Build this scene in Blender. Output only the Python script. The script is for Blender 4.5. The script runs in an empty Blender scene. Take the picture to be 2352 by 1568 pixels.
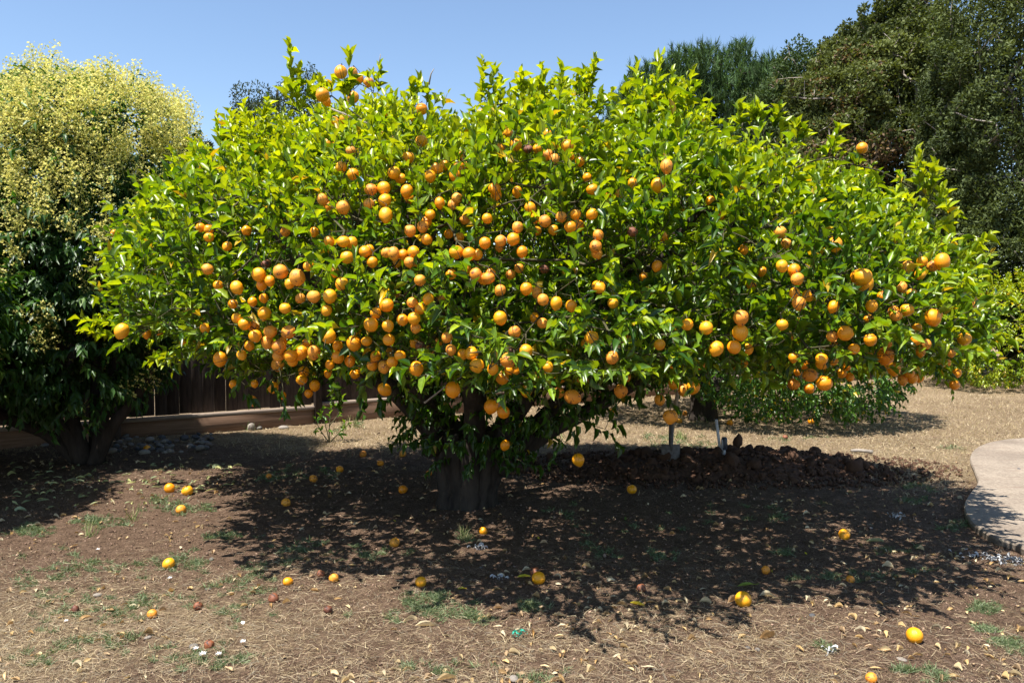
import bpy, math, random
import numpy as np
from mathutils import Vector, Matrix

random.seed(7); RNG = np.random.default_rng(11)
SC = bpy.context.scene
COL = SC.collection

# ------------------------------------------------------------------ camera, sky, sun, exposure
CAM_H = 1.6; FOC = 1829.0; PITCH = math.atan(84/1829.0)   # photograph measured on a 2352 x 1568 grid
cd = bpy.data.cameras.new('camera'); cam = bpy.data.objects.new('camera', cd); COL.objects.link(cam)
cd.sensor_width = 36; cd.lens = 28.0; cd.clip_end = 2000; cd.clip_start = .05
cam.location = (0, 0, CAM_H); cam.rotation_euler = (math.pi/2 - PITCH, 0, 0)
SC.camera = cam
SHX, SHY = .30, .30                       # shadow offset per metre of height: to the right and away
SUN_DIR = Vector((-SHX, -SHY, 1)).normalized()
ELEV = math.asin(SUN_DIR.z)
W = bpy.data.worlds.new('World'); SC.world = W; W.use_nodes = True
nt = W.node_tree; nt.nodes.clear()
sky = nt.nodes.new('ShaderNodeTexSky'); sky.sky_type = 'NISHITA'; sky.sun_disc = False
sky.sun_elevation = ELEV; sky.sun_rotation = math.atan2(SUN_DIR.x, SUN_DIR.y)
sky.altitude = 100; sky.air_density = 1.0; sky.dust_density = .3; sky.ozone_density = 2.0
bg = nt.nodes.new('ShaderNodeBackground'); bg.inputs[1].default_value = .088
wo = nt.nodes.new('ShaderNodeOutputWorld')
nt.links.new(sky.outputs[0], bg.inputs[0]); nt.links.new(bg.outputs[0], wo.inputs[0])
sd = bpy.data.lights.new('sun', 'SUN'); sd.energy = 5.0; sd.angle = math.radians(.5); sd.color = (1, .95, .87)
so = bpy.data.objects.new('sun', sd); COL.objects.link(so); so.location = (-5, -5, 20)
so.rotation_euler = SUN_DIR.to_track_quat('Z', 'Y').to_euler()
SC.view_settings.view_transform = 'Standard'; SC.view_settings.look = 'None'
SC.view_settings.exposure = 1.22; SC.view_settings.gamma = 1; SC.view_settings.use_curve_mapping = False

# ------------------------------------------------------------------ helpers
def at(x, y, depth):
    """Point on the sight line of photo pixel (x, y) at world distance Y = depth."""
    cx, cy = (x-1176)/FOC, -(y-784)/FOC
    dy = math.cos(PITCH) + cy*math.sin(PITCH); dz = -math.sin(PITCH) + cy*math.cos(PITCH)
    return Vector((cx/dy*depth, depth, CAM_H + dz/dy*depth))
def gnd(x, y, z=0.0):
    cx, cy = (x-1176)/FOC, -(y-784)/FOC
    dy = math.cos(PITCH) + cy*math.sin(PITCH); dz = -math.sin(PITCH) + cy*math.cos(PITCH)
    t = (z-CAM_H)/dz
    return Vector((cx*t, dy*t, z))
def tag(o, label=None, cat=None, group=None, kind=None):
    if label: o['label'] = label
    if cat: o['category'] = cat
    if group: o['group'] = group
    if kind: o['kind'] = kind
    return o
def empty(name, loc=(0, 0, 0), *a, **k):
    o = bpy.data.objects.new(name, None); COL.objects.link(o); o.location = loc; o.empty_display_size = .1
    return tag(o, *a, **k)
def link(name, me, parent=None, mat=None):
    o = bpy.data.objects.new(name, me); COL.objects.link(o)
    if mat and not me.materials: me.materials.append(mat)
    if parent is not None: o.parent = parent
    return o
def npmesh(name, V, F, mat=None, col=None, smooth=False):
    """V (n,3), F (m,3 or 4) arrays, col (n,3) optional."""
    me = bpy.data.meshes.new(name); V = np.asarray(V, np.float32); F = np.asarray(F, np.int32)
    me.vertices.add(len(V)); me.vertices.foreach_set('co', V.ravel())
    k = F.shape[1]; me.loops.add(F.size); me.loops.foreach_set('vertex_index', F.ravel())
    me.polygons.add(len(F)); me.polygons.foreach_set('loop_start', np.arange(0, F.size, k, dtype=np.int32))
    if smooth: me.polygons.foreach_set('use_smooth', np.ones(len(F), bool))
    me.update(calc_edges=True)
    if col is not None:
        a = me.attributes.new('col', 'FLOAT_COLOR', 'POINT')
        a.data.foreach_set('color', np.c_[np.asarray(col, np.float32), np.ones(len(V), np.float32)].ravel())
    if mat: me.materials.append(mat)
    return me
def join(parts):
    """[(V,F,col)] -> one."""
    Vs, Fs, Cs, n = [], [], [], 0
    for p in parts:
        Vs.append(p[0]); Fs.append(np.asarray(p[1])+n); n += len(p[0])
        if len(p) > 2 and p[2] is not None: Cs.append(p[2])
    return np.concatenate(Vs), np.concatenate(Fs), (np.concatenate(Cs) if Cs else None)
def hsh(ix, iy, iz, seed):
    n = (ix*73856093) ^ (iy*19349663) ^ (iz*83492791) ^ (seed*2654435761 & 0x7fffffff)
    n = (n ^ (n >> 13)) * 1274126177 & 0x7fffffff
    n = (n ^ (n >> 16)) * 668265263 & 0x7fffffff
    return (n & 0xffffff)/float(0xffffff)
def vnoise(P, seed=0):
    P = np.asarray(P, np.float64); i = np.floor(P).astype(np.int64); f = P-i; f = f*f*(3-2*f)
    r = 0
    for dx in (0, 1):
        wx = f[:, 0] if dx else 1-f[:, 0]
        for dy in (0, 1):
            wy = f[:, 1] if dy else 1-f[:, 1]
            for dz in (0, 1):
                wz = f[:, 2] if dz else 1-f[:, 2]
                r = r + wx*wy*wz*hsh(i[:, 0]+dx, i[:, 1]+dy, i[:, 2]+dz, seed)
    return r*2-1
def fbm(P, oct=3, seed=0):
    P = np.asarray(P, np.float64); r = 0; a = 1; s = 0
    for k in range(oct):
        r = r + a*vnoise(P*(2**k)+17.3*k, seed+k); s += a; a *= .5
    return r/s
def P3(x, y, z=None):
    x = np.asarray(x, float); return np.c_[x, np.asarray(y, float), np.zeros_like(x) if z is None else z]
def unit(v): return v/np.maximum(np.linalg.norm(v, axis=-1, keepdims=True), 1e-9)
def frames(D, N):
    y = unit(D); x = unit(np.cross(y, N)); z = np.cross(x, y); return x, y, z
def scatter(tv, tf, pos, D, N, L, Wd, col, tcol=None):
    """Copies of a template (x across, y along 0..1, z up) -> V,F,col."""
    x, y, z = frames(D, N); n, m = len(pos), len(tv)
    V = pos[:, None, :] + x[:, None, :]*(tv[None, :, 0:1]*Wd[:, None, None]) + y[:, None, :]*(tv[None, :, 1:2]*L[:, None, None]) \
        + z[:, None, :]*(tv[None, :, 2:3]*L[:, None, None])
    F = (tf[None]+(np.arange(n)*m)[:, None, None]).reshape(-1, tf.shape[1])
    C = np.repeat(col, m, axis=0)
    if tcol is not None: C = C*np.tile(tcol, (n, 1))
    return V.reshape(-1, 3), F, C
def mat4(p, D, N, L, Wd):
    x, y, z = frames(np.asarray(D)[None], np.asarray(N)[None])
    M = Matrix.Identity(4)
    for r in range(3):
        M[r][0] = x[0][r]*Wd; M[r][1] = y[0][r]*L; M[r][2] = z[0][r]*L; M[r][3] = p[r]
    return M
def leaf_tpl(fold=.12, bend=.18, n=3, widest=.45, tipw=.0):
    ts = [0, .28, .62, 1.0] if n == 3 else [0, .45, 1.0]
    tv = [(0, 0, 0)]
    for t in ts[1:-1]:
        w = .5*math.sin(math.pi*min(1, t**(.75 if widest < .5 else 1.1)))**.8
        zc = -bend*t*t
        tv += [(-w, t, zc+fold*w*1.2), (0, t, zc), (w, t, zc+fold*w*1.2)]
    tv.append((0, 1, -bend)); k = len(tv)-1
    tf = [(0, 2, 1), (0, 3, 2)]
    for r in range(len(ts)-3):
        a = 1+3*r
        tf += [(a, a+1, a+4), (a, a+4, a+3), (a+1, a+2, a+5), (a+1, a+5, a+4)]
    a = 1+3*(len(ts)-3); tf += [(a, a+1, k), (a+1, a+2, k)]
    return np.array(tv, float), np.array(tf)
def tube(pts, rad, sides=8, cap=True, ridge=0, seed=0, wob=0):
    pts = np.array([tuple(p) for p in pts], float); n = len(pts); rad = np.broadcast_to(np.asarray(rad, float), (n,))
    T = np.gradient(pts, axis=0); T = unit(T); up = np.array([.13, .21, .97]) if abs(T[0][2]) < .8 else np.array([1, .1, 0.])
    V = []
    x = unit(np.cross(T[0], up))
    for i in range(n):
        x = unit(x - T[i]*np.dot(x, T[i])); y = np.cross(T[i], x)
        for s in range(sides):
            a = 2*math.pi*s/sides; r = rad[i]*(1+ridge*math.sin(a*3+seed)+ridge*.6*math.sin(a*5+seed*2+i*.4)+wob*(hsh(np.int64(i), np.int64(s), np.int64(seed), 3)-.5))
            V.append(pts[i]+r*(math.cos(a)*x+math.sin(a)*y))
    F = []
    for i in range(n-1):
        for s in range(sides):
            a, b = i*sides+s, i*sides+(s+1) % sides
            F += [(a, b, b+sides), (a, b+sides, a+sides)]
    if cap:
        V.append(pts[-1]); V.append(pts[0]); e = len(V)-2
        for s in range(sides):
            F.append(((n-1)*sides+s, (n-1)*sides+(s+1) % sides, e)); F.append(((s+1) % sides, s, e+1))
    return np.array(V), np.array(F)
def smooth_path(P, n=16):
    P = np.array([tuple(p) for p in P], float); t = np.linspace(0, len(P)-1, n); out = []
    for q in t:
        i = min(int(q), len(P)-2); f = q-i
        p0, p1, p2, p3 = P[max(i-1, 0)], P[i], P[i+1], P[min(i+2, len(P)-1)]
        out.append(.5*((2*p1)+(-p0+p2)*f+(2*p0-5*p1+4*p2-p3)*f*f+(-p0+3*p1-3*p2+p3)*f**3))
    return np.array(out)
def edge_tubes(A, B, ra, rb, sides=4):
    d = unit(B-A); up = np.where(np.abs(d[:, 2:3]) < .9, np.array([[0, 0, 1.]]), np.array([[1., 0, 0]]))
    x = unit(np.cross(d, up)); y = np.cross(d, x); n = len(A); V = np.zeros((n, 2*sides, 3))
    for s in range(sides):
        a = 2*math.pi*s/sides; o = math.cos(a)*x+math.sin(a)*y
        V[:, s] = A+o*ra[:, None]; V[:, sides+s] = B+o*rb[:, None]
    f = np.array([(s, (s+1) % sides, sides+(s+1) % sides, sides+s) for s in range(sides)])
    F = (f[None]+(np.arange(n)*2*sides)[:, None, None]).reshape(-1, 4)
    return V.reshape(-1, 3), F
def icos(sub=1):
    import bmesh
    bm = bmesh.new(); bmesh.ops.create_icosphere(bm, subdivisions=sub, radius=1)
    V = np.array([v.co[:] for v in bm.verts]); F = np.array([[v.index for v in f.verts] for f in bm.faces]); bm.free()
    return V, F
def box(cx, cy, cz, sx, sy, sz, bev=0):
    import bmesh
    bm = bmesh.new(); bmesh.ops.create_cube(bm, size=1)
    for v in bm.verts: v.co = Vector((v.co.x*sx, v.co.y*sy, v.co.z*sz))
    if bev: bmesh.ops.bevel(bm, geom=list(bm.edges), offset=bev, segments=1, affect='EDGES')
    bmesh.ops.triangulate(bm, faces=list(bm.faces))
    V = np.array([v.co[:] for v in bm.verts])+np.array([cx, cy, cz]); F = np.array([[v.index for v in f.verts] for f in bm.faces]); bm.free()
    return V, F

# ------------------------------------------------------------------ materials
class NT:
    def __init__(s, name):
        s.m = bpy.data.materials.new(name); s.m.use_nodes = True; s.t = s.m.node_tree; s.t.nodes.clear()
        s.out = s.n('OutputMaterial')
    def n(s, k, **kw):
        nd = s.t.nodes.new('ShaderNode'+k)
        for a, b in kw.items(): setattr(nd, a, b)
        return nd
    def l(s, a, b): s.t.links.new(a, b)
    def noise(s, scale, detail=4, vec=None, rough=.55):
        x = s.n('TexNoise'); x.inputs['Scale'].default_value = scale; x.inputs['Detail'].default_value = detail; x.inputs['Roughness'].default_value = rough
        if vec is not None: s.l(vec, x.inputs['Vector'])
        return x.outputs['Fac']
    def ramp(s, fac, stops):
        r = s.n('ValToRGB'); e = r.color_ramp.elements
        while len(e) < len(stops): e.new(.5)
        for i, (p, c) in enumerate(stops):
            e[i].position = p; e[i].color = (*c, 1) if len(c) == 3 else c
        s.l(fac, r.inputs[0]); return r.outputs[0]
    def mix(s, a, b, f, mode='MIX'):
        x = s.n('MixRGB', blend_type=mode)
        for v, i in ((f, 0), (a, 1), (b, 2)):
            if isinstance(v, (int, float)): x.inputs[i].default_value = v
            elif isinstance(v, tuple): x.inputs[i].default_value = (*v, 1)
            else: s.l(v, x.inputs[i])
        return x.outputs[0]
    def bsdf(s, base, rough=.6, spec=.5, bump=None, bs=.3, bd=.01):
        p = s.n('BsdfPrincipled')
        if isinstance(base, tuple): p.inputs['Base Color'].default_value = (*base, 1)
        else: s.l(base, p.inputs['Base Color'])
        if isinstance(rough, (int, float)): p.inputs['Roughness'].default_value = rough
        else: s.l(rough, p.inputs['Roughness'])
        p.inputs['Specular IOR Level'].default_value = spec
        if bump is not None:
            b = s.n('Bump'); b.inputs['Strength'].default_value = bs; b.inputs['Distance'].default_value = bd
            s.l(bump, b.inputs['Height']); s.l(b.outputs[0], p.inputs['Normal'])
        return p
    def done(s, sh): s.l(sh.outputs[0], s.out.inputs[0]); return s.m
    def objco(s): return s.n('TexCoord').outputs['Object']
    def wpos(s): return s.n('NewGeometry').outputs['Position']

def leaf_mat(name, trans=(2.0, 1.75, .30), tf=.36, rough=.36, spec=.5):
    t = NT(name); a = t.n('Attribute', attribute_name='col'); p3 = t.wpos()
    nz = t.noise(60, 2, p3); v = t.ramp(nz, [(.3, (.8, .8, .8)), (.7, (1.15, 1.15, 1.1))])
    c = t.mix(a.outputs['Color'], v, 1.0, 'MULTIPLY')
    p = t.bsdf(c, rough, spec)
    tr = t.n('BsdfTranslucent'); tc = t.mix(c, trans, 1.0, 'MULTIPLY'); t.l(tc, tr.inputs[0])
    mx = t.n('MixShader'); mx.inputs[0].default_value = tf; t.l(p.outputs[0], mx.inputs[1]); t.l(tr.outputs[0], mx.inputs[2])
    return t.done(mx)
M = {}
M['leaf'] = leaf_mat('citrus_leaf')
M['privet'] = leaf_mat('privet_leaf', (1.6, 1.7, .4), .30, .45, .4)
M['oak'] = leaf_mat('oak_leaf', (1.4, 1.4, .5), .26, .6, .18)
M['flower'] = leaf_mat('privet_flower', (1.1, 1.05, .75), .45, .8, .1)
M['dry'] = leaf_mat('dry_leaf', (1.1, .95, .7), .20, .65, .25)
M['blade'] = leaf_mat('grass_blade', (1.2, 1.2, .6), .25, .6, .25)

def bark(name, c1, c2, scale=14):
    t = NT(name); mp = t.n('Mapping'); mp.inputs['Scale'].default_value = (1, 1, .25); t.l(t.objco(), mp.inputs[0])
    n1 = t.noise(scale, 6, mp.outputs[0], .65); c = t.ramp(n1, [(.3, c1), (.7, c2)])
    return t.done(t.bsdf(c, .9, .2, n1, .8, .02))
M['bark'] = bark('citrus_bark', (.018, .014, .012), (.06, .048, .038))
M['twig'] = bark('twig_bark', (.045, .045, .02), (.12, .105, .06), 40)
M['pinebark'] = bark('dark_bark', (.02, .016, .013), (.055, .042, .035))
M['greytwig'] = bark('grey_twig', (.16, .14, .12), (.33, .29, .25), 8)
def fruit_mat(name, lo, hi, blotch, bc, rough=.36):
    t = NT(name); oi = t.n('ObjectInfo'); co = t.objco()
    ad = t.n('VectorMath', operation='MULTIPLY_ADD'); t.l(co, ad.inputs[0]); ad.inputs[1].default_value = (1, 1, 1)
    cmb = t.n('CombineXYZ'); ml = t.n('Math', operation='MULTIPLY'); ml.inputs[1].default_value = 57.0
    t.l(oi.outputs['Random'], ml.inputs[0]); t.l(ml.outputs[0], cmb.inputs[0]); t.l(ml.outputs[0], cmb.inputs[2]); t.l(cmb.outputs[0], ad.inputs[2])
    vec = ad.outputs[0]
    base = t.ramp(oi.outputs['Random'], [(0, lo), (1, hi)])
    n1 = t.noise(1.2, 3, vec); base = t.mix(base, lo, t.ramp(n1, [(.35, (0, 0, 0)), (.75, (.7, .7, .7))]))
    n2 = t.noise(1.5, 5, vec, .7); base = t.mix(base, bc, t.ramp(n2, [(blotch, (0, 0, 0)), (blotch+.06, (1, 1, 1))]))
    n4 = t.noise(9, 2, vec); base = t.mix(base, (.35, .13, .03), t.ramp(n4, [(.74, (0, 0, 0)), (.80, (.7, .7, .7))]))
    por = t.noise(16, 2, vec)
    p = t.bsdf(base, rough, .5, por, .18, .04)
    p.inputs['Subsurface Weight'].default_value = .03; p.inputs['Subsurface Radius'].default_value = (.02, .009, .002); p.inputs['Subsurface Scale'].default_value = .4
    return t.done(p)
M['lemon'] = fruit_mat('lemon_rind_orange', (.80, .26, .004), (.83, .36, .006), .69, (.25, .09, .03))
M['lemon_y'] = fruit_mat('lemon_rind_yellow', (.82, .32, .007), (.82, .38, .012), .74, (.4, .2, .05))
M['lemon_r'] = fruit_mat('lemon_rind_rotten', (.13, .042, .02), (.27, .085, .028), .52, (.035, .015, .012), .6)
M['lemon_h'] = fruit_mat('lemon_rind_browned', (.72, .25, .02), (.78, .34, .03), .56, (.16, .055, .03), .5)

def ground_mat():
    t = NT('soil'); a = t.n('Attribute', attribute_name='col'); p = t.wpos()
    big = t.noise(.9, 5, p); mid = t.noise(9, 6, p, .7); fine = t.noise(70, 5, p, .75); vf = t.noise(230, 3, p, .7)
    soil = t.ramp(mid, [(.25, (.095, .060, .039)), (.5, (.17, .11, .074)), (.78, (.26, .178, .124))])
    soil = t.mix(soil, t.ramp(fine, [(.32, (.38, .36, .34)), (.5, (1, 1, 1)), (.70, (1.75, 1.75, 1.75))]), 1.0, 'MULTIPLY')
    soil = t.mix(soil, t.ramp(vf, [(.36, (.42, .40, .38)), (.5, (1, 1, 1)), (.66, (1.8, 1.8, 1.8))]), 1.0, 'MULTIPLY')
    mp = t.n('Mapping'); mp.inputs['Scale'].default_value = (1, 2.6, 1); t.l(p, mp.inputs[0])
    st = t.noise(38, 6, mp.outputs[0], .8)
    straw = t.ramp(st, [(.33, (.085, .056, .036)), (.5, (.27, .20, .13)), (.68, (.60, .48, .33))])
    straw = t.mix(straw, t.ramp(big, [(.3, (.78, .74, .68)), (.7, (1.1, 1.08, 1.02))]), 1.0, 'MULTIPLY')
    sep = t.n('SeparateColor'); t.l(a.outputs['Color'], sep.inputs[0])
    w = t.n('Math', operation='ADD'); t.l(sep.outputs[0], w.inputs[0])
    m2 = t.n('Math', operation='MULTIPLY_ADD'); t.l(mid, m2.inputs[0]); m2.inputs[1].default_value = .9; m2.inputs[2].default_value = -.45
    t.l(m2.outputs[0], w.inputs[1])
    c = t.mix(soil, straw, t.ramp(w.outputs[0], [(.3, (0, 0, 0)), (.7, (1, 1, 1))]))
    h = t.n('Math', operation='ADD'); t.l(fine, h.inputs[0]); t.l(vf, h.inputs[1])
    return t.done(t.bsdf(c, .95, .1, h.outputs[0], 1.0, .022))
M['ground'] = ground_mat()
def plain(name, c1, c2, scale, rough=.8, bd=.005, spec=.3, stretch=(1, 1, 1)):
    t = NT(name); mp = t.n('Mapping'); mp.inputs['Scale'].default_value = stretch; t.l(t.objco(), mp.inputs[0])
    n1 = t.noise(scale, 6, mp.outputs[0], .65); c = t.ramp(n1, [(.3, c1), (.7, c2)])
    return t.done(t.bsdf(c, rough, spec, n1, .6, bd))
def colmat(name, rough=.85, nscale=60, spec=.2, bd=.004):
    t = NT(name); a = t.n('Attribute', attribute_name='col'); n1 = t.noise(nscale, 5, t.objco(), .7)
    c = t.mix(a.outputs['Color'], t.ramp(n1, [(.3, (.6, .6, .6)), (.7, (1.35, 1.35, 1.35))]), 1.0, 'MULTIPLY')
    return t.done(t.bsdf(c, rough, spec, n1, .7, bd))
M['clod'] = plain('dug_earth', (.035, .019, .012), (.14, .08, .053), 30, .95, .012, .1)
M['crumb'] = colmat('crumbs', .95, 90)
M['stone'] = colmat('river_stone', .7, 25)
def wood():
    t = NT('weathered_wood'); oi = t.n('ObjectInfo'); co = t.objco()
    mp = t.n('Mapping'); mp.inputs['Scale'].default_value = (9, 9, .9); t.l(co, mp.inputs[0])
    ad = t.n('VectorMath', operation='ADD'); cmb = t.n('CombineXYZ'); ml = t.n('Math', operation='MULTIPLY'); ml.inputs[1].default_value = 40
    t.l(oi.outputs['Random'], ml.inputs[0]); t.l(ml.outputs[0], cmb.inputs[2]); t.l(ml.outputs[0], cmb.inputs[0]); t.l(mp.outputs[0], ad.inputs[0]); t.l(cmb.outputs[0], ad.inputs[1])
    n1 = t.noise(5, 8, ad.outputs[0], .7)
    c = t.ramp(n1, [(.3, (.022, .016, .014)), (.7, (.085, .065, .055))])
    c = t.mix(c, t.ramp(oi.outputs['Random'], [(0, (.6, .56, .56)), (1, (1.3, 1.3, 1.3))]), 1.0, 'MULTIPLY')
    return t.done(t.bsdf(c, .85, .2, n1, .7, .004))
M['wood'] = wood()
def wood2():
    t = NT('kickboard_wood'); mp = t.n('Mapping'); mp.inputs['Scale'].default_value = (.7, 10, 14); t.l(t.objco(), mp.inputs[0])
    n1 = t.noise(4, 8, mp.outputs[0], .65); c = t.ramp(n1, [(.3, (.12, .068, .042)), (.7, (.25, .155, .105))])
    return t.done(t.bsdf(c, .8, .25, n1, .6, .003))
M['wood2'] = wood2()
def wood3():
    t = NT('rail_wood'); mp = t.n('Mapping'); mp.inputs['Scale'].default_value = (.7, 10, 14); t.l(t.objco(), mp.inputs[0])
    n1 = t.noise(4, 8, mp.outputs[0], .65); c = t.ramp(n1, [(.3, (.15, .115, .09)), (.7, (.33, .26, .21))])
    return t.done(t.bsdf(c, .8, .25, n1, .6, .003))
M['rail'] = wood3()
def conc():
    t = NT('concrete_path'); p = t.wpos(); n1 = t.noise(1.3, 6, p, .6); n2 = t.noise(45, 5, p, .7)
    mp = t.n('Mapping'); mp.inputs['Scale'].default_value = (.35, 4, 1); t.l(p, mp.inputs[0]); n3 = t.noise(5, 4, mp.outputs[0], .7)
    c = t.ramp(n1, [(.3, (.18, .145, .115)), (.7, (.31, .26, .205))])
    c = t.mix(c, t.ramp(n2, [(.3, (.6, .58, .56)), (.7, (1.2, 1.2, 1.2))]), 1.0, 'MULTIPLY')
    c = t.mix(c, (.17, .12, .09), t.ramp(n3, [(.58, (0, 0, 0)), (.64, (.75, .75, .75))]))
    h = t.n('Math', operation='ADD'); t.l(n2, h.inputs[0]); t.l(n3, h.inputs[1])
    return t.done(t.bsdf(c, .85, .25, h.outputs[0], .5, .01))
M['concrete'] = conc()
M['steel'] = plain('dull_steel', (.06, .05, .045), (.17, .16, .155), 25, .6, .003, .5)
M['galv'] = plain('grey_metal', (.42, .44, .46), (.55, .57, .6), 40, .4, .001, .5)
M['darkplastic'] = plain('dark_blue_grey_plastic', (.028, .035, .045), (.05, .06, .075), 30, .45, .001, .5)
M['white'] = plain('white_paint', (.7, .7, .7), (.8, .8, .8), 30, .6, .001, .3)
M['handle'] = plain('ash_handle', (.30, .23, .16), (.48, .39, .28), 20, .6, .002, .3, (1, 1, .1))
M['paper'] = plain('pale_fibre', (.30, .30, .30), (.52, .52, .52), 60, .8, .004, .2)
M['teal'] = plain('teal_fibre', (.03, .3, .2), (.08, .5, .36), 60, .7, .004, .2)

# ------------------------------------------------------------------ ground
FENCE0 = np.array([-3.92, 9.885]); FDIR = unit(np.array([[1, .62]]))[0]; FNRM = np.array([FDIR[1], -FDIR[0]])
def gz(x, y):
    P = P3(x, y)
    far = np.clip((y-30)/60, 0, 1)
    return (.022*fbm(P*1.1, 3, 5)+.010*fbm(P*5, 2, 6))*(1-far)
def mound_h(x, y):
    cx, cy = 2.05, 7.75; u = (x-cx)/1.55; v = (y-cy-.03*(x-cx))/.62
    r2 = u*u+v*v
    h = .15*np.clip(1-r2, 0, 1)**.8
    return h*(1+.35*fbm(P3(x*3.3, y*3.3), 3, 9))
def straw_mask(x, y):
    n = fbm(P3(x*.9, y*.9), 3, 21)
    m = np.clip((y-8.2+.9*n-np.clip(x-2, 0, 3)*.0)/1.2, 0, 1)
    m = np.maximum(m, np.clip((x-3.1+.6*n)/.8, 0, 1)*np.clip((y-6.4+.5*n)/1.0, 0, 1))
    fg = np.clip(.30+.6*n-.12*x, 0, .62)*np.clip((5.2-y)/1.2, 0, 1)
    return np.maximum(m, fg)*.92+.02
def grid_rows():
    ys = [.4]
    while ys[-1] < 14: ys.append(ys[-1]+max(.028, .0075*ys[-1]))
    while ys[-1] < 900: ys.append(ys[-1]*1.12)
    return np.array(ys)
gy = grid_rows()
gx = np.concatenate([-np.geomspace(900, 8, 28), np.arange(-7.0, 9.0, .042), np.geomspace(10, 900, 28)])
yy0 = np.concatenate([-np.geomspace(300, 1, 12), gy]); X, Y = np.meshgrid(gx, yy0)
x, y = X.ravel(), Y.ravel()
near = (np.abs(x-1) < 9) & (y < 14) & (y > 0)
z = gz(x, y)
crumb = np.zeros_like(z); crumb[near] = (.008*fbm(P3(x[near]*15, y[near]*15), 2, 31)+.006*vnoise(P3(x[near]*42, y[near]*42), 33))
z = z+crumb
nx, ny = len(gx), len(yy0)
I = np.arange(nx*ny).reshape(ny, nx)
F = np.stack([I[:-1, :-1], I[:-1, 1:], I[1:, 1:], I[1:, :-1]], -1).reshape(-1, 4)
sm = straw_mask(x, y)
g = link('ground', npmesh('ground', np.c_[x, y, z], F, M['ground'], np.c_[sm, sm, sm], True)); tag(g, kind='structure')
g['label'] = 'brown soil and dry pale grass of the yard'
def gzs(x, y): return gz(np.atleast_1d(np.float64(x)), np.atleast_1d(np.float64(y)))

# path: slab with a wavy edge and real thickness
edge = [(2352, 1006), (2300, 1011), (2262, 1020), (2236, 1036), (2230, 1056), (2240, 1080), (2247, 1108), (2228, 1135), (2217, 1160), (2226, 1190), (2256, 1216), (2300, 1238), (2340, 1252), (2352, 1258)]
pe = [gnd(a, b, .03) for a, b in edge]
pe = [gnd(3100, 975), gnd(2700, 992), gnd(2520, 999), gnd(2420, 1003)] + [Vector((p.x, p.y, 0)) for p in pe] + [gnd(2440, 1292), gnd(2560, 1330), gnd(2900, 1370), gnd(3600, 1300)]
sp = smooth_path([(p.x, p.y, 0) for p in pe], 150)
nzp = fbm(P3(sp[:, 0]*6, sp[:, 1]*6), 2, 3)
sp[:, 1] += .025*nzp; sp[2:-2, 0] += .02*nzp[2:-2]
import bmesh
PEX = np.array([(p.x, p.y) for p in pe if 4.6 < p.y < 9.9 and p.x < 6.5]); PEX = PEX[np.argsort(PEX[:, 1])]
def off_path(P, m=.03): return P[P[:, 0] < np.where((P[:, 1] > 4.9) & (P[:, 1] < PEX[-1, 1]+.05), np.interp(P[:, 1], PEX[:, 1], PEX[:, 0])-m, 99)]
bm = bmesh.new()
top = [bm.verts.new((p[0], p[1], .036)) for p in sp]; hub = bm.verts.new((6.2, 7.0, .036))
ring = [bm.verts.new((p[0]-.012, p[1]-.004, .022)) for p in sp]; low = [bm.verts.new((p[0], p[1], -.08)) for p in sp]
for i in range(len(sp)-1):
    bm.faces.new((top[i], top[i+1], hub)); bm.faces.new((top[i], top[i+1], ring[i+1], ring[i])); bm.faces.new((ring[i], ring[i+1], low[i+1], low[i]))
bm.faces.new((top[-1], top[0], hub)); bmesh.ops.recalc_face_normals(bm, faces=list(bm.faces))
me = bpy.data.meshes.new('path'); bm.to_mesh(me); bm.free(); me.materials.append(M['concrete'])
tag(link('path', me), kind='structure')['label'] = 'pinkish tan concrete path with a wavy chipped edge'

# ------------------------------------------------------------------ branch network
def network(seeds, sparent, targets, step=.16, alpha=.25, jit=.02, centre=None):
    """Grow from seed nodes to every target; returns nodes, parent, target node index."""
    n0 = len(seeds); cap = n0+len(targets)*9+10
    N = np.zeros((cap, 3)); par = np.full(cap, -1); pl = np.zeros(cap)
    N[:n0] = seeds; par[:n0] = sparent
    for i in range(n0):
        if sparent[i] >= 0: pl[i] = pl[sparent[i]]+np.linalg.norm(N[i]-N[sparent[i]])*.4
    n = n0; c = seeds[0] if centre is None else centre
    order = np.argsort(np.linalg.norm(targets-c, axis=1)+RNG.uniform(-.3, .3, len(targets)))
    tn = np.zeros(len(targets), int)
    for t in order:
        T = targets[t]; d = np.sqrt(((N[:n]-T)**2).sum(1)); i = int(np.argmin(d+alpha*pl[:n]))
        D = d[i]; k = min(int(D/step), 7); A = N[i].copy(); prev = i
        for j in range(1, k+1):
            f = j/(k+1); q = A+(T-A)*f; q[2] += -.06*D*math.sin(math.pi*f)*(.5 if T[2] > A[2] else -.5)
            N[n] = q+RNG.normal(0, jit, 3); par[n] = prev; pl[n] = pl[prev]+np.linalg.norm(N[n]-N[prev]); prev = n; n += 1
        N[n] = T; par[n] = prev; pl[n] = pl[prev]+np.linalg.norm(T-N[prev]); tn[t] = n; n += 1
    return N[:n], par[:n], tn, n0
def net_mesh(N, par, n0, tips, r0=.0019, ex=.43, sides=4, rmax=.05):
    cnt = np.zeros(len(N)); cnt[tips] += 1
    for i in range(len(N)-1, -1, -1):
        if par[i] >= 0: cnt[par[i]] += cnt[i]
    r = np.minimum(r0*np.maximum(cnt, 1)**ex, rmax)
    e = np.array([i for i in range(n0, len(N)) if par[i] >= 0])
    A, B = N[par[e]], N[e]
    ra = np.minimum(r[par[e]], r[e]*1.35)
    return edge_tubes(A, B+unit(B-A)*.3*r[e][:, None], ra, r[e], sides)
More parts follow.
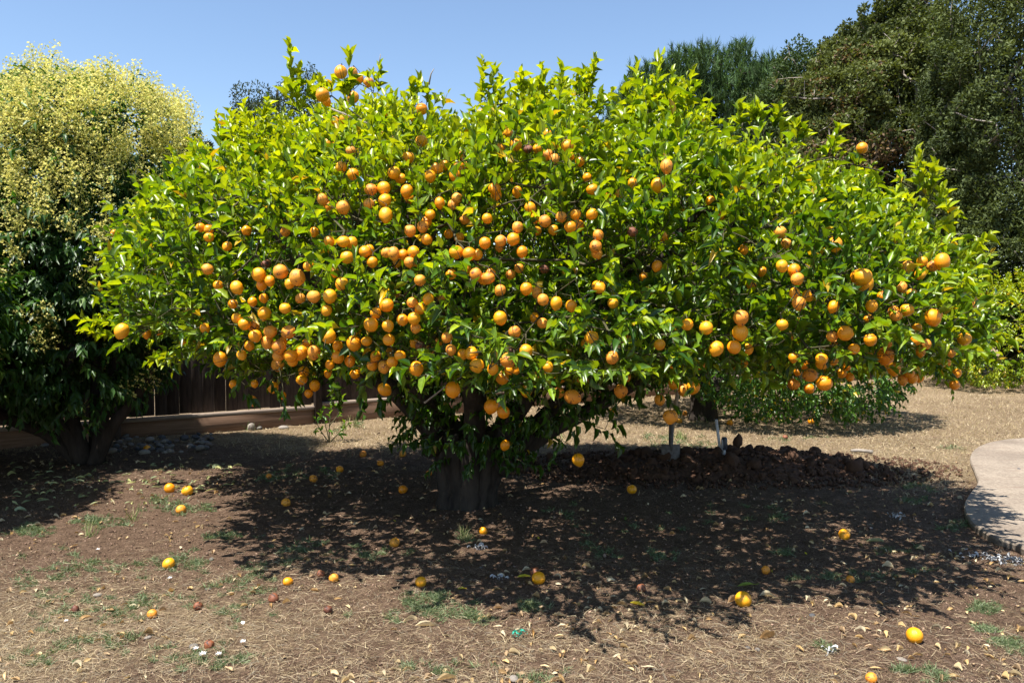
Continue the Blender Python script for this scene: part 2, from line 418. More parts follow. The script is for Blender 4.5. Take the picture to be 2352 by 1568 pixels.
def pick_visible(pos, size, k, cell=9):
    """Indices of the k largest that stand in front, seen from the camera's side of the thing."""
    Y = pos[:, 1]; sx = 1176+pos[:, 0]/Y*FOC; sy = 700-(pos[:, 2]-CAM_H)/Y*FOC
    ok = (sx > 0) & (sx < 2352) & (sy > 0) & (sy < 1568)
    best = {}
    for i in np.nonzero(ok)[0]:
        c = (int(sx[i]//cell), int(sy[i]//cell))
        if c not in best or Y[i] < Y[best[c]]: best[c] = i
    b = np.array(list(best.values())); s = size[b]/Y[b]
    return b[np.argsort(-s)[:k]]

# ------------------------------------------------------------------ the lemon tree
OUT = [(225, 860), (245, 700), (280, 600), (330, 505), (370, 430), (440, 365), (505, 295), (570, 268), (640, 262), (725, 258), (760, 210), (805, 178), (860, 205), (950, 235), (1040, 255), (1120, 245),
       (1180, 198), (1290, 188), (1335, 228), (1362, 320), (1398, 375), (1432, 300), (1480, 192), (1575, 200), (1610, 290), (1660, 335), (1740, 285), (1820, 315), (1900, 345), (1970, 400), (2030, 462), (2080, 480), (2130, 485), (2170, 545), (2210, 630), (2230, 720), (2240, 900)]
BOT = [(150, 720), (240, 745), (300, 775), (400, 790), (470, 800), (520, 840), (600, 865), (750, 870), (900, 880), (1200, 900), (1350, 890), (1480, 880), (1600, 850), (1750, 850), (1900, 870), (2000, 850), (2120, 850), (2250, 850)]
OX = np.array([(a-1176)/FOC*5.7 for a, b in OUT]); OZ = np.array([CAM_H+(700-b)/FOC*5.7 for a, b in OUT])
LC = (0.05, 6.0)
def crown_depth(P, noise=True):
    x, y, z = P[:, 0], P[:, 1], P[:, 2]
    rx = np.where(x > LC[0], 3.55, 3.62); ry = np.where(y > LC[1], 2.45, 2.35)
    u = np.abs((x-LC[0])/rx); v = (y-LC[1]-.12*np.clip(-x, 0, 4))/ry
    n1 = fbm(P*1.25, 2, 41) if noise else 0
    s = (u**2.5+np.abs(v)**2.2)**(1/2.35) + .17*n1
    vv = np.abs(v)/np.maximum((1-np.clip(u, 0, .999)**2.5)**(1/2.2), .12)
    zc = 1.45
    ztm = np.interp(x*5.7/np.maximum(y-.1, 3)*1.0*.55+x*.45, OX, OZ)
    top = zc+(ztm-zc)*np.maximum(1-np.clip(vv, 0, 1)**2.1, 0)**.55 + (.16*fbm(P3(x*1.6, y*1.6), 2, 44) if noise else 0)
    # the crown was clipped into this outline: no higher than the sight line over its rim
    sxx = 1176+x/np.maximum(y, 1)*FOC
    top = np.minimum(top, CAM_H+(700-np.interp(sxx, [q[0] for q in OUT], [q[1] for q in OUT]))/FOC*y-.29+(.15*fbm(P3(x*2.2, y*2.2), 2, 49) if noise else 0))
    # undersurface: lifted towards the trunk, lowest at mid radius
    bot = 1.02+.30*np.clip(s, 0, 1)**3+(.14*fbm(P3(x*1.4, y*1.4), 2, 47) if noise else 0)
    bot = np.where((x > 1.9) & (y < 6.5), bot-.22, bot)
    bot = np.maximum(bot, CAM_H+(700-np.interp(sxx, [q[0] for q in BOT], [q[1] for q in BOT]))/FOC*np.minimum(y, 6.6)+.06)
    r_ = np.minimum(np.minimum(top-z, z-bot), (1-s)*2.3)
    if noise: r_ = r_-.95*np.clip(fbm(P*1.45, 2, 63)-.10, 0, .6)
    return r_
FR = [tuple(q.split(',')) for q in '''783,166,29,o 810,167,22,o 825,181,20,o 847,189,23,o 741,218,28,o 750,233,20,o 811,224,25,o 969,251,26,o 1105,263,21,o 792,274,22,o 769,278,16,o 780,306,24,o 753,331,26,o
769,337,16,r 806,347,22,o 879,316,24,o 904,324,27,o 968,324,28,o 938,362,28,o 784,384,25,o 811,400,26,o 905,397,30,o 920,410,26,o 1021,380,24,o 1004,387,25,o 1053,383,26,o
1045,403,25,o 1074,382,20,o 988,405,25,o 887,258,16,o 944,269,17,o 852,436,28,o 882,432,29,o 884,460,30,o 935,439,28,o 940,455,20,o 741,458,25,o 788,476,30,o 754,476,20,o
847,468,22,o 886,494,31,o 1010,466,24,o 1050,455,23,o 1041,470,23,o 1086,459,20,o 988,493,23,o 980,509,24,o 972,520,26,o 980,550,26,o 942,530,26,o 756,554,24,o 789,555,29,o
807,557,29,o 1031,537,20,o 1068,504,21,o 1107,320,22,o 1058,357,21,o 480,545,22,o 479,527,18,r 566,529,18,r 1168,306,16,r 1139,319,20,o 1185,333,26,o 1213,343,17,r 1235,342,20,o
1258,355,22,o 1274,366,24,o 1303,336,28,o 1309,360,20,r 1332,371,20,o 1258,308,20,o 1149,340,15,o 1337,279,20,o 1136,434,28,o 1140,449,23,o 1188,441,21,o 1218,477,24,o
1360,435,27,o 1390,450,32,o 1424,444,22,o 1453,421,22,o 1401,424,16,o 1531,382,28,o 1512,425,32,o 1349,408,18,r 1360,492,25,o 1289,498,23,o 1310,521,26,o 1330,518,22,o
1322,493,23,o 1251,508,28,o 1271,528,21,y 1189,522,25,o 1179,549,28,o 1150,553,26,o 1230,500,20,o 1233,530,20,o 1374,540,25,o 1452,533,23,r 1525,544,20,o 1368,566,28,o
1371,581,26,o 1199,578,26,o 1147,566,20,o 1114,558,25,o 1119,502,24,o 1657,495,20,o 1632,462,13,o 461,523,19,o 263,536,12,r 477,618,26,o 595,630,32,o 645,624,34,o 611,606,20,r
620,645,23,o 601,655,23,o 683,637,35,o 666,651,22,o 709,611,23,o 544,660,27,o 766,625,24,o 785,651,30,o 721,681,29,o 690,685,21,o 758,680,31,o 608,720,30,o 655,708,26,o
750,713,24,o 545,731,25,o 562,744,28,o 584,751,26,o 621,761,29,o 586,771,28,o 614,786,28,o 663,762,30,o 641,795,31,o 640,817,28,o 668,817,32,o 692,810,30,o 721,808,30,o
648,786,23,o 672,830,24,o 638,837,28,o 580,693,18,o 535,698,18,o 280,760,32,o 337,766,20,o 366,762,16,o 422,786,16,o 466,786,16,o 506,824,31,o 555,815,22,o 536,882,19,o
585,881,16,o 627,889,26,o 580,920,23,o 649,908,18,o 698,853,24,o 693,872,25,o 723,885,25,o 709,903,20,o 754,858,19,o 776,820,28,o 776,795,23,o 755,772,33,o 758,837,20,o
522,566,20,o 606,685,20,o 573,794,16,o 471,754,16,o 722,533,20,o 656,531,16,o 705,787,20,o 501,655,18,o 797,591,30,o 838,578,28,o 848,574,24,o 855,602,25,o 888,580,23,o
904,582,26,o 926,585,23,o 950,579,28,o 941,602,25,o 1048,579,33,o 1078,583,30,o 1096,585,23,o 1093,630,28,o 1111,641,26,o 1126,628,26,o 1122,638,28,o 965,643,28,o 1209,663,28,o
1233,671,21,o 1247,688,26,o 1278,696,26,o 1312,702,25,o 947,695,23,o 964,709,25,o 888,701,32,o 852,745,32,o 863,719,26,o 891,748,26,o 951,731,28,o 924,734,24,o 955,753,24,o
893,780,28,o 813,788,32,o 842,783,25,o 1149,730,30,o 1149,666,26,o 1027,775,23,o 1006,786,20,r 965,794,22,r 951,788,21,o 1036,803,24,o 898,807,18,r 863,818,24,o 855,838,25,o
882,842,29,o 901,831,23,o 919,816,25,o 804,829,24,o 815,859,23,o 829,849,16,o 883,894,30,y 956,846,34,o 980,861,27,o 1095,839,33,o 1173,808,21,r 1167,826,36,o 1083,811,30,o
1063,813,25,o 1132,847,26,o 1153,866,32,y 1170,849,21,o 1183,851,20,o 1040,894,34,o 1128,933,32,o 1156,946,30,o 1208,805,30,o 1182,762,28,o 1258,842,23,o 1240,864,30,o
1286,866,30,y 1209,897,26,y 1338,874,26,o 1314,911,34,o 1283,900,25,o 1359,776,31,y 1345,788,18,o 1160,1022,22,o 1246,742,23,o 1228,729,20,o 1036,630,23,o 1071,616,20,o
1375,659,30,o 1408,696,23,o 1251,618,15,r 997,608,20,o 1055,545,20,o 951,616,20,o 911,603,20,o 1173,630,18,o 1192,616,18,o 911,673,20,o 984,686,23,o 1013,682,16,o 987,805,20,o
984,824,20,o 1328,1055,27,y 1377,669,13,r 1792,534,28,o 1806,559,21,o 1918,561,32,o 1509,611,22,o 1796,611,26,o 1824,620,28,o 1831,640,29,o 1835,696,30,o 1825,673,23,o
1855,679,22,o 1914,704,23,o 1970,636,33,o 1578,745,28,o 1622,753,30,y 1702,729,33,o 1700,763,37,y 1645,800,33,y 1686,797,30,o 1797,745,25,o 1708,836,20,o 1718,801,22,o
1426,897,30,o 1436,864,25,o 1406,821,30,o 1515,918,24,o 1540,956,32,o 1592,889,30,o 1569,895,25,o 1548,880,26,o 1548,828,30,o 1528,842,20,o 1801,829,22,o 1822,821,20,o
1845,836,25,o 1888,834,30,o 1860,861,32,o 1893,879,36,o 1823,882,26,o 1858,892,22,o 1933,857,22,o 1952,866,20,o 1941,765,34,o 1918,791,20,o 1911,772,25,o 1812,772,20,o
1515,791,26,o 1426,790,16,o 1449,772,16,o 1568,798,20,o 1608,838,20,o 1832,854,16,o 1914,828,16,o 1944,841,20,o 1961,801,23,o 1479,636,16,o 1726,656,15,o 1707,574,20,o
1749,623,13,o 1982,635,40,y 1987,649,38,o 2164,601,33,o 2142,611,25,o 2118,600,23,o 2113,630,23,o 2086,613,28,o 2027,680,24,o 2002,702,26,o 2083,712,31,y 2058,725,25,o
2052,715,23,o 2142,729,36,o 2152,722,23,o 2236,696,24,o 2237,732,15,r 2080,762,20,o 2104,781,22,o 2106,753,20,o 2215,778,30,y 1999,780,28,o 2005,821,30,o 2034,817,37,o
2037,828,28,o 2053,847,30,y 2088,857,22,o 2112,867,20,y 2096,869,22,o 2073,872,22,o 2172,832,22,o 2197,857,21,o 2192,884,22,o 2157,826,20,o 2185,808,20,o 2127,790,22,o
2113,808,16,o 2038,788,16,o 1995,732,20,o 2071,659,23,o 2094,673,16,o 1887,824,26,o 1959,834,16,o 1980,340,26,o'''.split()]
# where each fruit of the photograph hangs: on the crown's surface along its sight line
fruits = []
ys_ = np.arange(3.2, 8.6, .04)
for (fx, fy, fd, fk) in FR:
    fx, fy, fd = int(fx), int(fy), int(fd)
    line = np.array([at(fx, fy, d)[:] for d in ys_]); dd = crown_depth(line)
    ins = np.nonzero(dd > .02)[0]
    dsz = .080*FOC/max(fd, 20)
    if len(ins): d = ys_[ins[0]]-.03
    else: d = ys_[int(np.argmax(dd))]
    d = min(max(d, .6*dsz, 3.75), 7.2)
    if not len(ins): d = min(max(dsz, 3.9), 5.4)
    r = min(max(fd/2/FOC*d*1.08, .028), .053)
    p = at(fx, fy, d); fruits.append((np.array(p[:]), r, fk))
# push overlapping fruits apart in depth
for it in range(3):
    for i in range(len(fruits)):
        for j in range(i+1, len(fruits)):
            a, b = fruits[i][0], fruits[j][0]; m = (fruits[i][1]+fruits[j][1])*.98; dist = np.linalg.norm(a-b)
            if dist < m:
                far = b if fruits[i][1] >= fruits[j][1] else a
                s = 1+(m-dist+.01)/far[1]; far[0] *= s; far[1] *= s; far[2] = CAM_H+(far[2]-CAM_H)*s
FP = np.array([f[0] for f in fruits]); FRr = np.array([f[1] for f in fruits])

def grow_shoots(n, seed):
    r = np.random.default_rng(seed); out = []
    while sum(len(o) for o in out) < n:
        P = r.uniform((-4.1, 3.3, .8), (4.1, 9, 4.2), (40000, 3)); d = crown_depth(P)
        pr = np.where(d > 0, np.exp(-np.maximum(d-.12, 0)/.26), 0)
        pr = np.where(d > .9, pr*.3, pr)
        gate = fbm(P*1.9, 2, 77)*1.25
        low = np.clip((2.35-P[:, 2])/.6, 0, 1)
        mid = np.clip(1-np.abs(P[:, 0]+.9)/1.7, 0, 1)*np.clip((3.0-P[:, 2])/.4, 0, 1)
        back = np.clip((P[:, 1]-5.2)/.8, 0, 1)
        pr *= np.clip(1.0+(.9*gate-.35*low-.35*mid)*(1-back), .06, 1.2)/1.2
        pr = np.where((d > .45) & (P[:, 1] > 5.6), np.maximum(pr, .30), pr)
        # a clearing where the trunk stands
        rr = np.hypot(P[:, 0]+.35, P[:, 1]-6.3); pr *= np.clip((rr-.25)/.5, .1, 1)
        out.append(P[r.random(len(P)) < pr*.6])
    return np.concatenate(out)[:n]
NSH = 12500
S = grow_shoots(NSH, 5)
eps = .06
def grad(fn, P):
    G = np.stack([fn(P+np.eye(3)[k]*eps, False)-fn(P-np.eye(3)[k]*eps, False) for k in range(3)], 1)
    return unit(-G)
Nn = grad(crown_depth, S)
SD = unit(Nn*np.array([1, 1, .6])*.9+np.array([0, 0, .75])+RNG.normal(0, .38, S.shape))
lowm = S[:, 2] < 1.5
SD[lowm] = unit(SD[lowm]*np.array([1, 1, .35])+RNG.normal(0, .25, (lowm.sum(), 3)))
SL = RNG.uniform(.16, .34, NSH); SN = (SL/.026).astype(int)
TOPN = np.clip((S[:, 2]-1.7)/1.2, 0, 1)
# tall water shoots breaking the outline, each at its own place
WS = [(665, 95, 672, 240, 5.4), (690, 150, 680, 250, 5.5), (800, 118, 806, 215, 4.9), (785, 150, 800, 230, 4.9), (872, 152, 868, 215, 5.1), (960, 180, 955, 240, 5.2), (1110, 138, 1104, 235, 5.2), (1150, 182, 1150, 240, 5.4),
      (1195, 163, 1200, 225, 5.3), (1245, 152, 1250, 215, 5.4), (1285, 158, 1290, 215, 5.3), (1368, 130, 1342, 215, 5.3), (1340, 165, 1330, 220, 5.4), (1385, 215, 1360, 270, 5.3),
      (1462, 148, 1470, 265, 5.2), (1515, 120, 1503, 260, 5.2), (1490, 185, 1490, 280, 5.3), (1545, 165, 1530, 265, 5.2), (1590, 163, 1572, 265, 5.2), (1425, 235, 1440, 300, 5.3), (1440, 190, 1452, 280, 5.3),
      (1740, 238, 1735, 290, 5.3), (1700, 240, 1700, 290, 5.3), (1790, 246, 1775, 300, 5.3), (1835, 280, 1830, 330, 5.3), (1925, 292, 1910, 350, 5.3), (1990, 335, 1965, 380, 5.3),
      (2112, 345, 2128, 450, 5.2), (2065, 400, 2085, 470, 5.2), (2145, 375, 2135, 450, 5.2), (2172, 430, 2160, 490, 5.2), (2280, 537, 2200, 590, 5.3), (2250, 560, 2190, 620, 5.3), (2200, 490, 2150, 530, 5.2), (2265, 625, 2200, 660, 5.3),
      (498, 262, 515, 330, 6.0), (530, 255, 535, 320, 6.0), (505, 310, 530, 350, 6.0), (560, 238, 565, 300, 6.0), (615, 225, 610, 290, 5.9), (735, 180, 745, 240, 5.4), (175, 730, 262, 745, 6.6), (190, 760, 270, 770, 6.6), (235, 590, 290, 600, 6.5), (265, 520, 320, 550, 6.4), (295, 475, 340, 500, 6.4), (400, 360, 420, 410, 6.2), (435, 335, 455, 390, 6.2), (345, 405, 370, 450, 6.3), (340, 830, 420, 815, 5.9)]
wS, wD, wL, wN = [], [], [], []
for a, b, c, d, dep in WS:
    tip, base = at(a, b, dep), at(c, d, dep+.08); v = tip-base
    wS.append(base[:]); wD.append(v.normalized()[:]); wL.append(v.length); wN.append(max(10, int(v.length/.017)))
nmain = len(wS); r4 = np.random.default_rng(21)
for i in range(nmain):   # side shoots round each tall one
    for q in range(2):
        wS.append(tuple(np.array(wS[i])+r4.normal(0, .05, 3)*np.array([1, 1, .5]))); wD.append(unit(np.array(wD[i])+r4.normal(0, .25, 3))); wL.append(wL[i]*r4.uniform(.45, .8)); wN.append(max(8, int(wL[-1]/.02)))
# hanging leafy twigs under the crown and suckers on the trunk
HG = [(945, 905, 925, 985, 5.6), (905, 905, 870, 945, 5.4), (990, 960, 905, 960, 5.9), (960, 900, 960, 950, 5.8), (1290, 950, 1320, 1010, 5.3), (1330, 960, 1395, 1000, 5.3), (1390, 985, 1430, 1030, 5.3), (1400, 960, 1430, 990, 5.3),
      (1290, 1010, 1262, 1070, 5.5), (1320, 900, 1325, 1050, 5.2), (1250, 930, 1260, 990, 5.3), (1360, 900, 1370, 965, 5.2), (1460, 880, 1470, 930, 5.2), (1420, 900, 1400, 960, 5.2), (1515, 900, 1560, 945, 4.9),
      (650, 890, 652, 955, 4.9), (600, 860, 640, 905, 4.9), (570, 850, 530, 905, 4.9), (530, 820, 478, 855, 5.0), (700, 880, 680, 930, 5.0), (560, 900, 580, 920, 4.9),
      (830, 890, 835, 955, 5.4), (870, 900, 880, 950, 5.4), (770, 870, 780, 940, 5.6)]
for a, b, c, d, dep in HG:
    base, tip = at(a, b, dep), at(c, d, dep-.05); v = tip-base
    wS.append(base[:]); wD.append(v.normalized()[:]); wL.append(v.length); wN.append(max(7, int(v.length/.028)))
nW = nmain*3; nH = len(HG)
r2 = np.random.default_rng(9)
NSK = 230
for k in range(NSK):   # leafy suckers sprouting round the stems
    a = r2.uniform(0, 2*math.pi); zz = r2.uniform(.42, 1.2); rad = r2.uniform(.12, .42)*(1.15 if zz > .6 else .75)
    p = np.array([-.28+rad*math.cos(a)*1.15, 6.2+rad*math.sin(a)*.8-.12, zz])
    if k > 150: p = np.array([r2.uniform(.0, 1.15), r2.uniform(5.7, 6.2), 0]); p[2] = .62+.42*p[0]+r2.uniform(-.08, .3)
    wS.append(p); v = unit(np.array([math.cos(a), math.sin(a)*.8-.35, r2.uniform(-.55, .5)])); wD.append(v); wL.append(r2.uniform(.14, .26)); wN.append(int(r2.integers(6, 11)))
S = np.concatenate([S, np.array(wS)]); SD = np.concatenate([SD, np.array(wD)]); SL = np.concatenate([SL, wL]); SN = np.concatenate([SN, wN])
kindS = np.concatenate([np.zeros(NSH), np.ones(nW), np.full(nH, 2), np.full(NSK, 3)]).astype(int)
TOPN = np.concatenate([TOPN, np.ones(nW), np.zeros(nH+NSK)])
def leaves_on(S, SD, SL, SN, kindS, TOPN, LS=(.046, .088), droop=.1):
    rep = np.repeat(np.arange(len(S)), SN); k = np.concatenate([np.arange(n) for n in SN]); f = (k+.6)/SN[rep]
    n = len(rep); d = SD[rep]
    ref = np.where(np.abs(d[:, 2:3]) < .9, np.array([[0, 0, 1.]]), np.array([[1., 0, 0]]))
    a1 = unit(np.cross(d, ref)); a2 = np.cross(d, a1)
    ang = k*2.3999+rep*1.7+RNG.normal(0, .35, n)
    rad = np.cos(ang)[:, None]*a1+np.sin(ang)[:, None]*a2
    el = np.where(f > .85, RNG.uniform(.12, .45, n), RNG.uniform(.42, 1.0, n))
    D = unit(np.cos(el)[:, None]*d+np.sin(el)[:, None]*rad+np.array([0, 0, 1])*(-droop))
    N = unit(d*.85+np.array([0, 0, .75])+RNG.normal(0, .28, (n, 3)))
    pos = S[rep]+d*(SL[rep]*f)[:, None]+RNG.normal(0, .004, (n, 3))
    L = RNG.uniform(LS[0], LS[1], n)*np.where(f > .88, .62, 1)*np.where(kindS[rep] == 1, 1.12, 1)
    return rep, f, pos, D, N, L
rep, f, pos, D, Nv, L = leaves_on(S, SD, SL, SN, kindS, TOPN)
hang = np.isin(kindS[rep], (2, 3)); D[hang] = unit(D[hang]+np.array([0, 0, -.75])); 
# leaves may not pass through fruit, and the bunches hang clear of them
cam0 = np.array([0, 0, CAM_H]); keep = np.ones(len(pos), bool); rr = RNG.random(len(pos)); mid_ = pos+D*(L*.5)[:, None]
for c, r in zip(FP, FRr):
    v = mid_-c; dist = np.linalg.norm(v, axis=1); keep &= dist > r+.018
    ax = cam0-c; ax /= np.linalg.norm(ax); t = v@ax; perp = np.linalg.norm(v-t[:, None]*ax, axis=1)
    keep &= ~((t > -.02) & (t < .45) & (perp < r*1.28) & (rr < .93))
rep, f, pos, D, Nv, L = [q[keep] for q in (rep, f, pos, D, Nv, L)]
n = len(pos); L *= 1.08; Wd = L*RNG.uniform(.36, .47, n)
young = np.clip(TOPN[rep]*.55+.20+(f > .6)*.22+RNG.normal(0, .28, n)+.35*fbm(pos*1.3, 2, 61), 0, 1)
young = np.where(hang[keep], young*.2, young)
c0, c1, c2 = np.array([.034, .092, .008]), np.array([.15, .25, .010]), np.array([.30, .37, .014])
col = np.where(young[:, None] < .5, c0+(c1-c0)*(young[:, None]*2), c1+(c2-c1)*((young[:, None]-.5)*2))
yl = RNG.random(n) < .014; col[yl] = np.array([.45, .32, .03])*RNG.uniform(.7, 1.1, (yl.sum(), 1))
col *= RNG.uniform(.75, 1.25, (n, 1))
TPL = [leaf_tpl(.40, .16), leaf_tpl(.65, .28), leaf_tpl(.3, .06), leaf_tpl(.8, .42), leaf_tpl(.5, -.12)]
tree = empty('lemon_tree', (-.36, 6.3, 0), 'large spreading lemon tree loaded with orange yellow fruit in the middle of the yard', 'tree')
def child(o, root):   # keep world placement under a root that is only translated
    o.parent = root; o.location = o.location-root.location
    return o
def add_leaves(root, name, stuff, pos, D, Nv, L, Wd, col, tpls, mat, k, cell=9, tcol=None, lo_=0):
    idx = pick_visible(pos, L, k, cell) if k else np.array([], int); msk = np.ones(len(pos), bool); msk[idx] = False
    parts = []
    tid = RNG.integers(0, len(tpls)-lo_, len(pos))
    if lo_: fl = (pos[:, 1] > 5.7) & msk; tid[fl] = len(tpls)-lo_+tid[fl] % lo_
    for ti, (tv, tf) in enumerate(tpls):
        q = np.nonzero(msk & (tid == ti))[0]
        parts.append(scatter(tv, tf, pos[q], D[q], Nv[q], L[q], Wd[q], col[q]))
    V, F, C = join(parts)
    o = link(stuff, npmesh(stuff, V, F, mat, C)); o['kind'] = 'stuff'; child(o, root)
    if k:
        cs = col[idx]; order = np.argsort(cs.sum(1)); nb = 14; meshes = {}
        for rank, oi in enumerate(order):
            b = rank*nb//len(order); i = idx[oi]; ti = int(tid[i])
            if (b, ti) not in meshes:
                tv, tf = tpls[ti]; meshes[(b, ti)] = npmesh(name, tv*np.array([1, 1, 1]), tf, mat, np.tile(col[i], (len(tv), 1)))
            lf = link(name, meshes[(b, ti)], root)
            lf.matrix_basis = mat4(pos[i]-np.array(root.location[:]), D[i], Nv[i], L[i], Wd[i])
    return o
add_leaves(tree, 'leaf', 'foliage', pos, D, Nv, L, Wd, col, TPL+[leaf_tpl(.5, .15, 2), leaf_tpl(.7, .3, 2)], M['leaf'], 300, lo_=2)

# trunk: fused fluted stems, then limbs
rt = np.array(tree.location[:])
parts = []
stems = [((-.56, 6.27), (-.62, 6.2, .55), .10), ((-.44, 6.22), (-.52, 6.1, .6), .095), ((-.33, 6.18), (-.28, 6.05, .65), .105), ((-.22, 6.2), (-.10, 6.1, .6), .09), ((-.14, 6.27), (.02, 6.15, .5), .085), ((-.42, 6.38), (-.5, 6.5, .65), .11), ((-.22, 6.38), (-.1, 6.5, .6), .11)]
for i, ((a, b), t_, r) in enumerate(stems):
    p = smooth_path([(a*1.12+.03, b, -.06), (a, b, .12), ((a+t_[0])/2-.01, (b+t_[1])/2, t_[2]*.55), t_], 14)
    parts.append(tube(p, np.linspace(r*1.35, r*.8, 14), 14, True, .09, i+1, .22))
V, F, _ = join(parts); V[:, 0] = -.33+(V[:, 0]+.33)*.74; V[:, 1] = 6.25+(V[:, 1]-6.25)*.8; child(link('trunk', npmesh('trunk', V, F, M['bark'], None, True)), tree)
limbs = [[(-.62, 6.2, .45), (-.68, 6.0, .9), (-.95, 5.7, 1.35), (-1.35, 5.35, 1.8), (-1.7, 5.1, 2.3)],
         [(-.55, 6.2, .5), (-1.0, 6.2, 1.0), (-1.7, 6.3, 1.4), (-2.5, 6.5, 1.75), (-3.1, 6.7, 1.95)],
         [(-.28, 6.05, .6), (-.3, 5.7, 1.0), (-.35, 5.2, 1.4), (-.5, 4.7, 1.75), (-.6, 4.4, 2.1)],
         [(-.30, 6.1, .6), (-.25, 6.1, 1.2), (-.35, 6.0, 1.9), (-.6, 5.8, 2.3), (-.8, 5.6, 2.6)],
         [(-.10, 6.1, .5), (.05, 6.0, .8), (.35, 5.8, 1.25), (.8, 5.4, 1.7), (1.2, 5.1, 2.2)],
         [(.0, 6.15, .42), (.25, 6.15, .72), (.7, 6.1, 1.1), (1.5, 6.0, 1.4), (2.4, 5.8, 1.6), (3.0, 5.7, 1.8)],
         [(-.1, 6.2, .32), (.12, 6.15, .5), (.5, 6.2, .72), (1.1, 6.5, 1.0), (1.8, 7.0, 1.4), (2.4, 7.3, 1.8)],
         [(-.1, 6.5, .55), (.1, 6.7, 1.1), (.4, 7.0, 1.8), (.7, 7.2, 2.4)],
         [(-.5, 6.5, .6), (-.9, 6.9, 1.2), (-1.5, 7.3, 1.8), (-1.9, 7.5, 2.2)],
         [(.3, 5.95, 1.1), (.9, 5.9, 1.9), (1.5, 5.7, 2.3), (1.8, 5.6, 2.5)],
         [(-1.0, 5.7, 1.4), (-1.0, 5.4, 2.0), (-1.1, 5.1, 2.3), (-1.3, 5.0, 2.55)]]
seeds, sp_ = [], []
for i, lp in enumerate(limbs):
    p = smooth_path(lp, 16); p[1:] += .02*np.stack([fbm(p[1:]*3, 2, 5+i), fbm(p[1:]*3, 2, 50+i), fbm(p[1:]*3, 2, 90+i)], 1)
    r = np.linspace(.085 if i < 9 else .05, .02, 16)
    V, F = tube(p, r, 9, True, .06, i, .08)
    child(link('limb', npmesh('limb', V, F, M['bark'], None, True)), tree)
    base = len(seeds)
    for j in range(16): seeds.append(p[j]); sp_.append(base+j-1 if j else -1)
seeds = np.array(seeds)
ftop = FP+np.c_[np.zeros(len(FP)), np.full(len(FP), .03), FRr*1.0+.02]
tg = np.concatenate([S[:NSH+nW+nH], ftop])
N, par, tn, n0 = network(seeds, sp_, tg, .17, .22, .012, np.array([-.3, 6.2, .9]))
V, F = net_mesh(N, par, n0, tn, .0019, .40, 3, .04)
# the green stems that carry the leaves, and the fruit stalks
A = S; B = S+SD*SL[:, None]; V2, F2 = edge_tubes(A, B, np.full(len(A), .0026), np.full(len(A), .0013), 3)
F2q = np.array(F2); A3 = ftop; B3 = FP+np.c_[np.zeros(len(FP)), np.zeros(len(FP)), FRr*.9]; V3, F3 = edge_tubes(A3, B3, np.full(len(FP), .002), np.full(len(FP), .003), 3)
V, F, _ = join([(V, F), (V2, F2), (V3, F3)])
o = link('twigs', npmesh('twigs', V, F, M['twig'])); o['kind'] = 'stuff'; child(o, tree)
# bare dead twigs in the sun
dead = []
for pts in [[(975, 925), (1020, 890), (1060, 865)], [(985, 195), (990, 170), (997, 158)], [(870, 150), (874, 125)], [(760, 250), (860, 290), (990, 340)], [(1400, 640), (1330, 690), (1270, 720)]]:
    p = [at(a, b, 4.35 if b > 400 else 4.9) for a, b in pts]; V, F = tube(p, np.linspace(.006 if len(pts) > 2 else .003, .002, len(p)), 5)
    child(link('dead_twig', npmesh('dead_twig', V, F, M['greytwig'])), tree)

# fruit meshes
def lemon_mesh(name, mat, el=1.1, nip=.12, seed=0, lump=.03, seg=18, rings=12):
    V = []; F = []
    for i in range(rings+1):
        th = math.pi*i/rings; zz = math.cos(th); rr_ = math.sin(th)
        for j in range(seg):
            a = 2*math.pi*j/seg; V.append((rr_*math.cos(a), rr_*math.sin(a), zz))
    V = np.array(V); d = 1+lump*fbm(V*1.7+seed*5.1, 2, seed)+lump*.4*fbm(V*5+seed, 1, seed+5)
    b = np.clip(-V[:, 2], 0, 1)**14; t_ = np.clip(V[:, 2], 0, 1)**10
    V = V*d[:, None]; V[:, 2] = V[:, 2]*el - b*nip - t_*.06
    for i in range(rings):
        for j in range(seg):
            a, c = i*seg+j, i*seg+(j+1) % seg; F.append((a, a+seg, c+seg, c))
    return npmesh(name, V, F, mat, None, True)
LM = {k: [lemon_mesh('lemon', M[m], 1.0+.05*j, [.06, .14, .1, .18][j], j+si*7, lu) for j in range(4)] for si, (k, m, lu) in enumerate((('o', 'lemon', .035), ('y', 'lemon_y', .03), ('h', 'lemon_h', .06), ('r', 'lemon_r', .18)))}
order = np.argsort(-FRr/FP[:, 1]); rest = []
for rank, i in enumerate(order):
    k = fruits[i][2]
    if k == 'o': u = RNG.random(); k = 'h' if u < .32 else ('y' if u > .80 else 'o')
    me = LM[k][int(RNG.integers(4))]
    rot = Matrix.Rotation(RNG.uniform(0, 6.28), 4, 'Z') @ Matrix.Rotation(RNG.normal(0, .5), 4, 'X') @ Matrix.Rotation(RNG.uniform(0, 6.28), 4, 'Z')
    r = FRr[i]*.98; mtx = Matrix.Translation(Vector(FP[i])-tree.location) @ rot @ Matrix.Diagonal((r*RNG.uniform(.92, 1.02), r*RNG.uniform(.92, 1.02), r*(RNG.uniform(.86, 1.02) if k != 'r' else .8), 1))
    if rank < 300:
        o = link('lemon', me, tree); o.matrix_basis = mtx
        if k == 'r': o['label'] = 'shrivelled dark brown rotten lemon'
    else: rest.append((me, mtx))
vs, fs, nn = [], [], 0
for me, mtx in rest:
    a = np.array([(mtx @ v.co)[:] for v in me.vertices]); b = np.array([p.vertices[:] for p in me.polygons]); vs.append(a); fs.append(b+nn); nn += len(a)
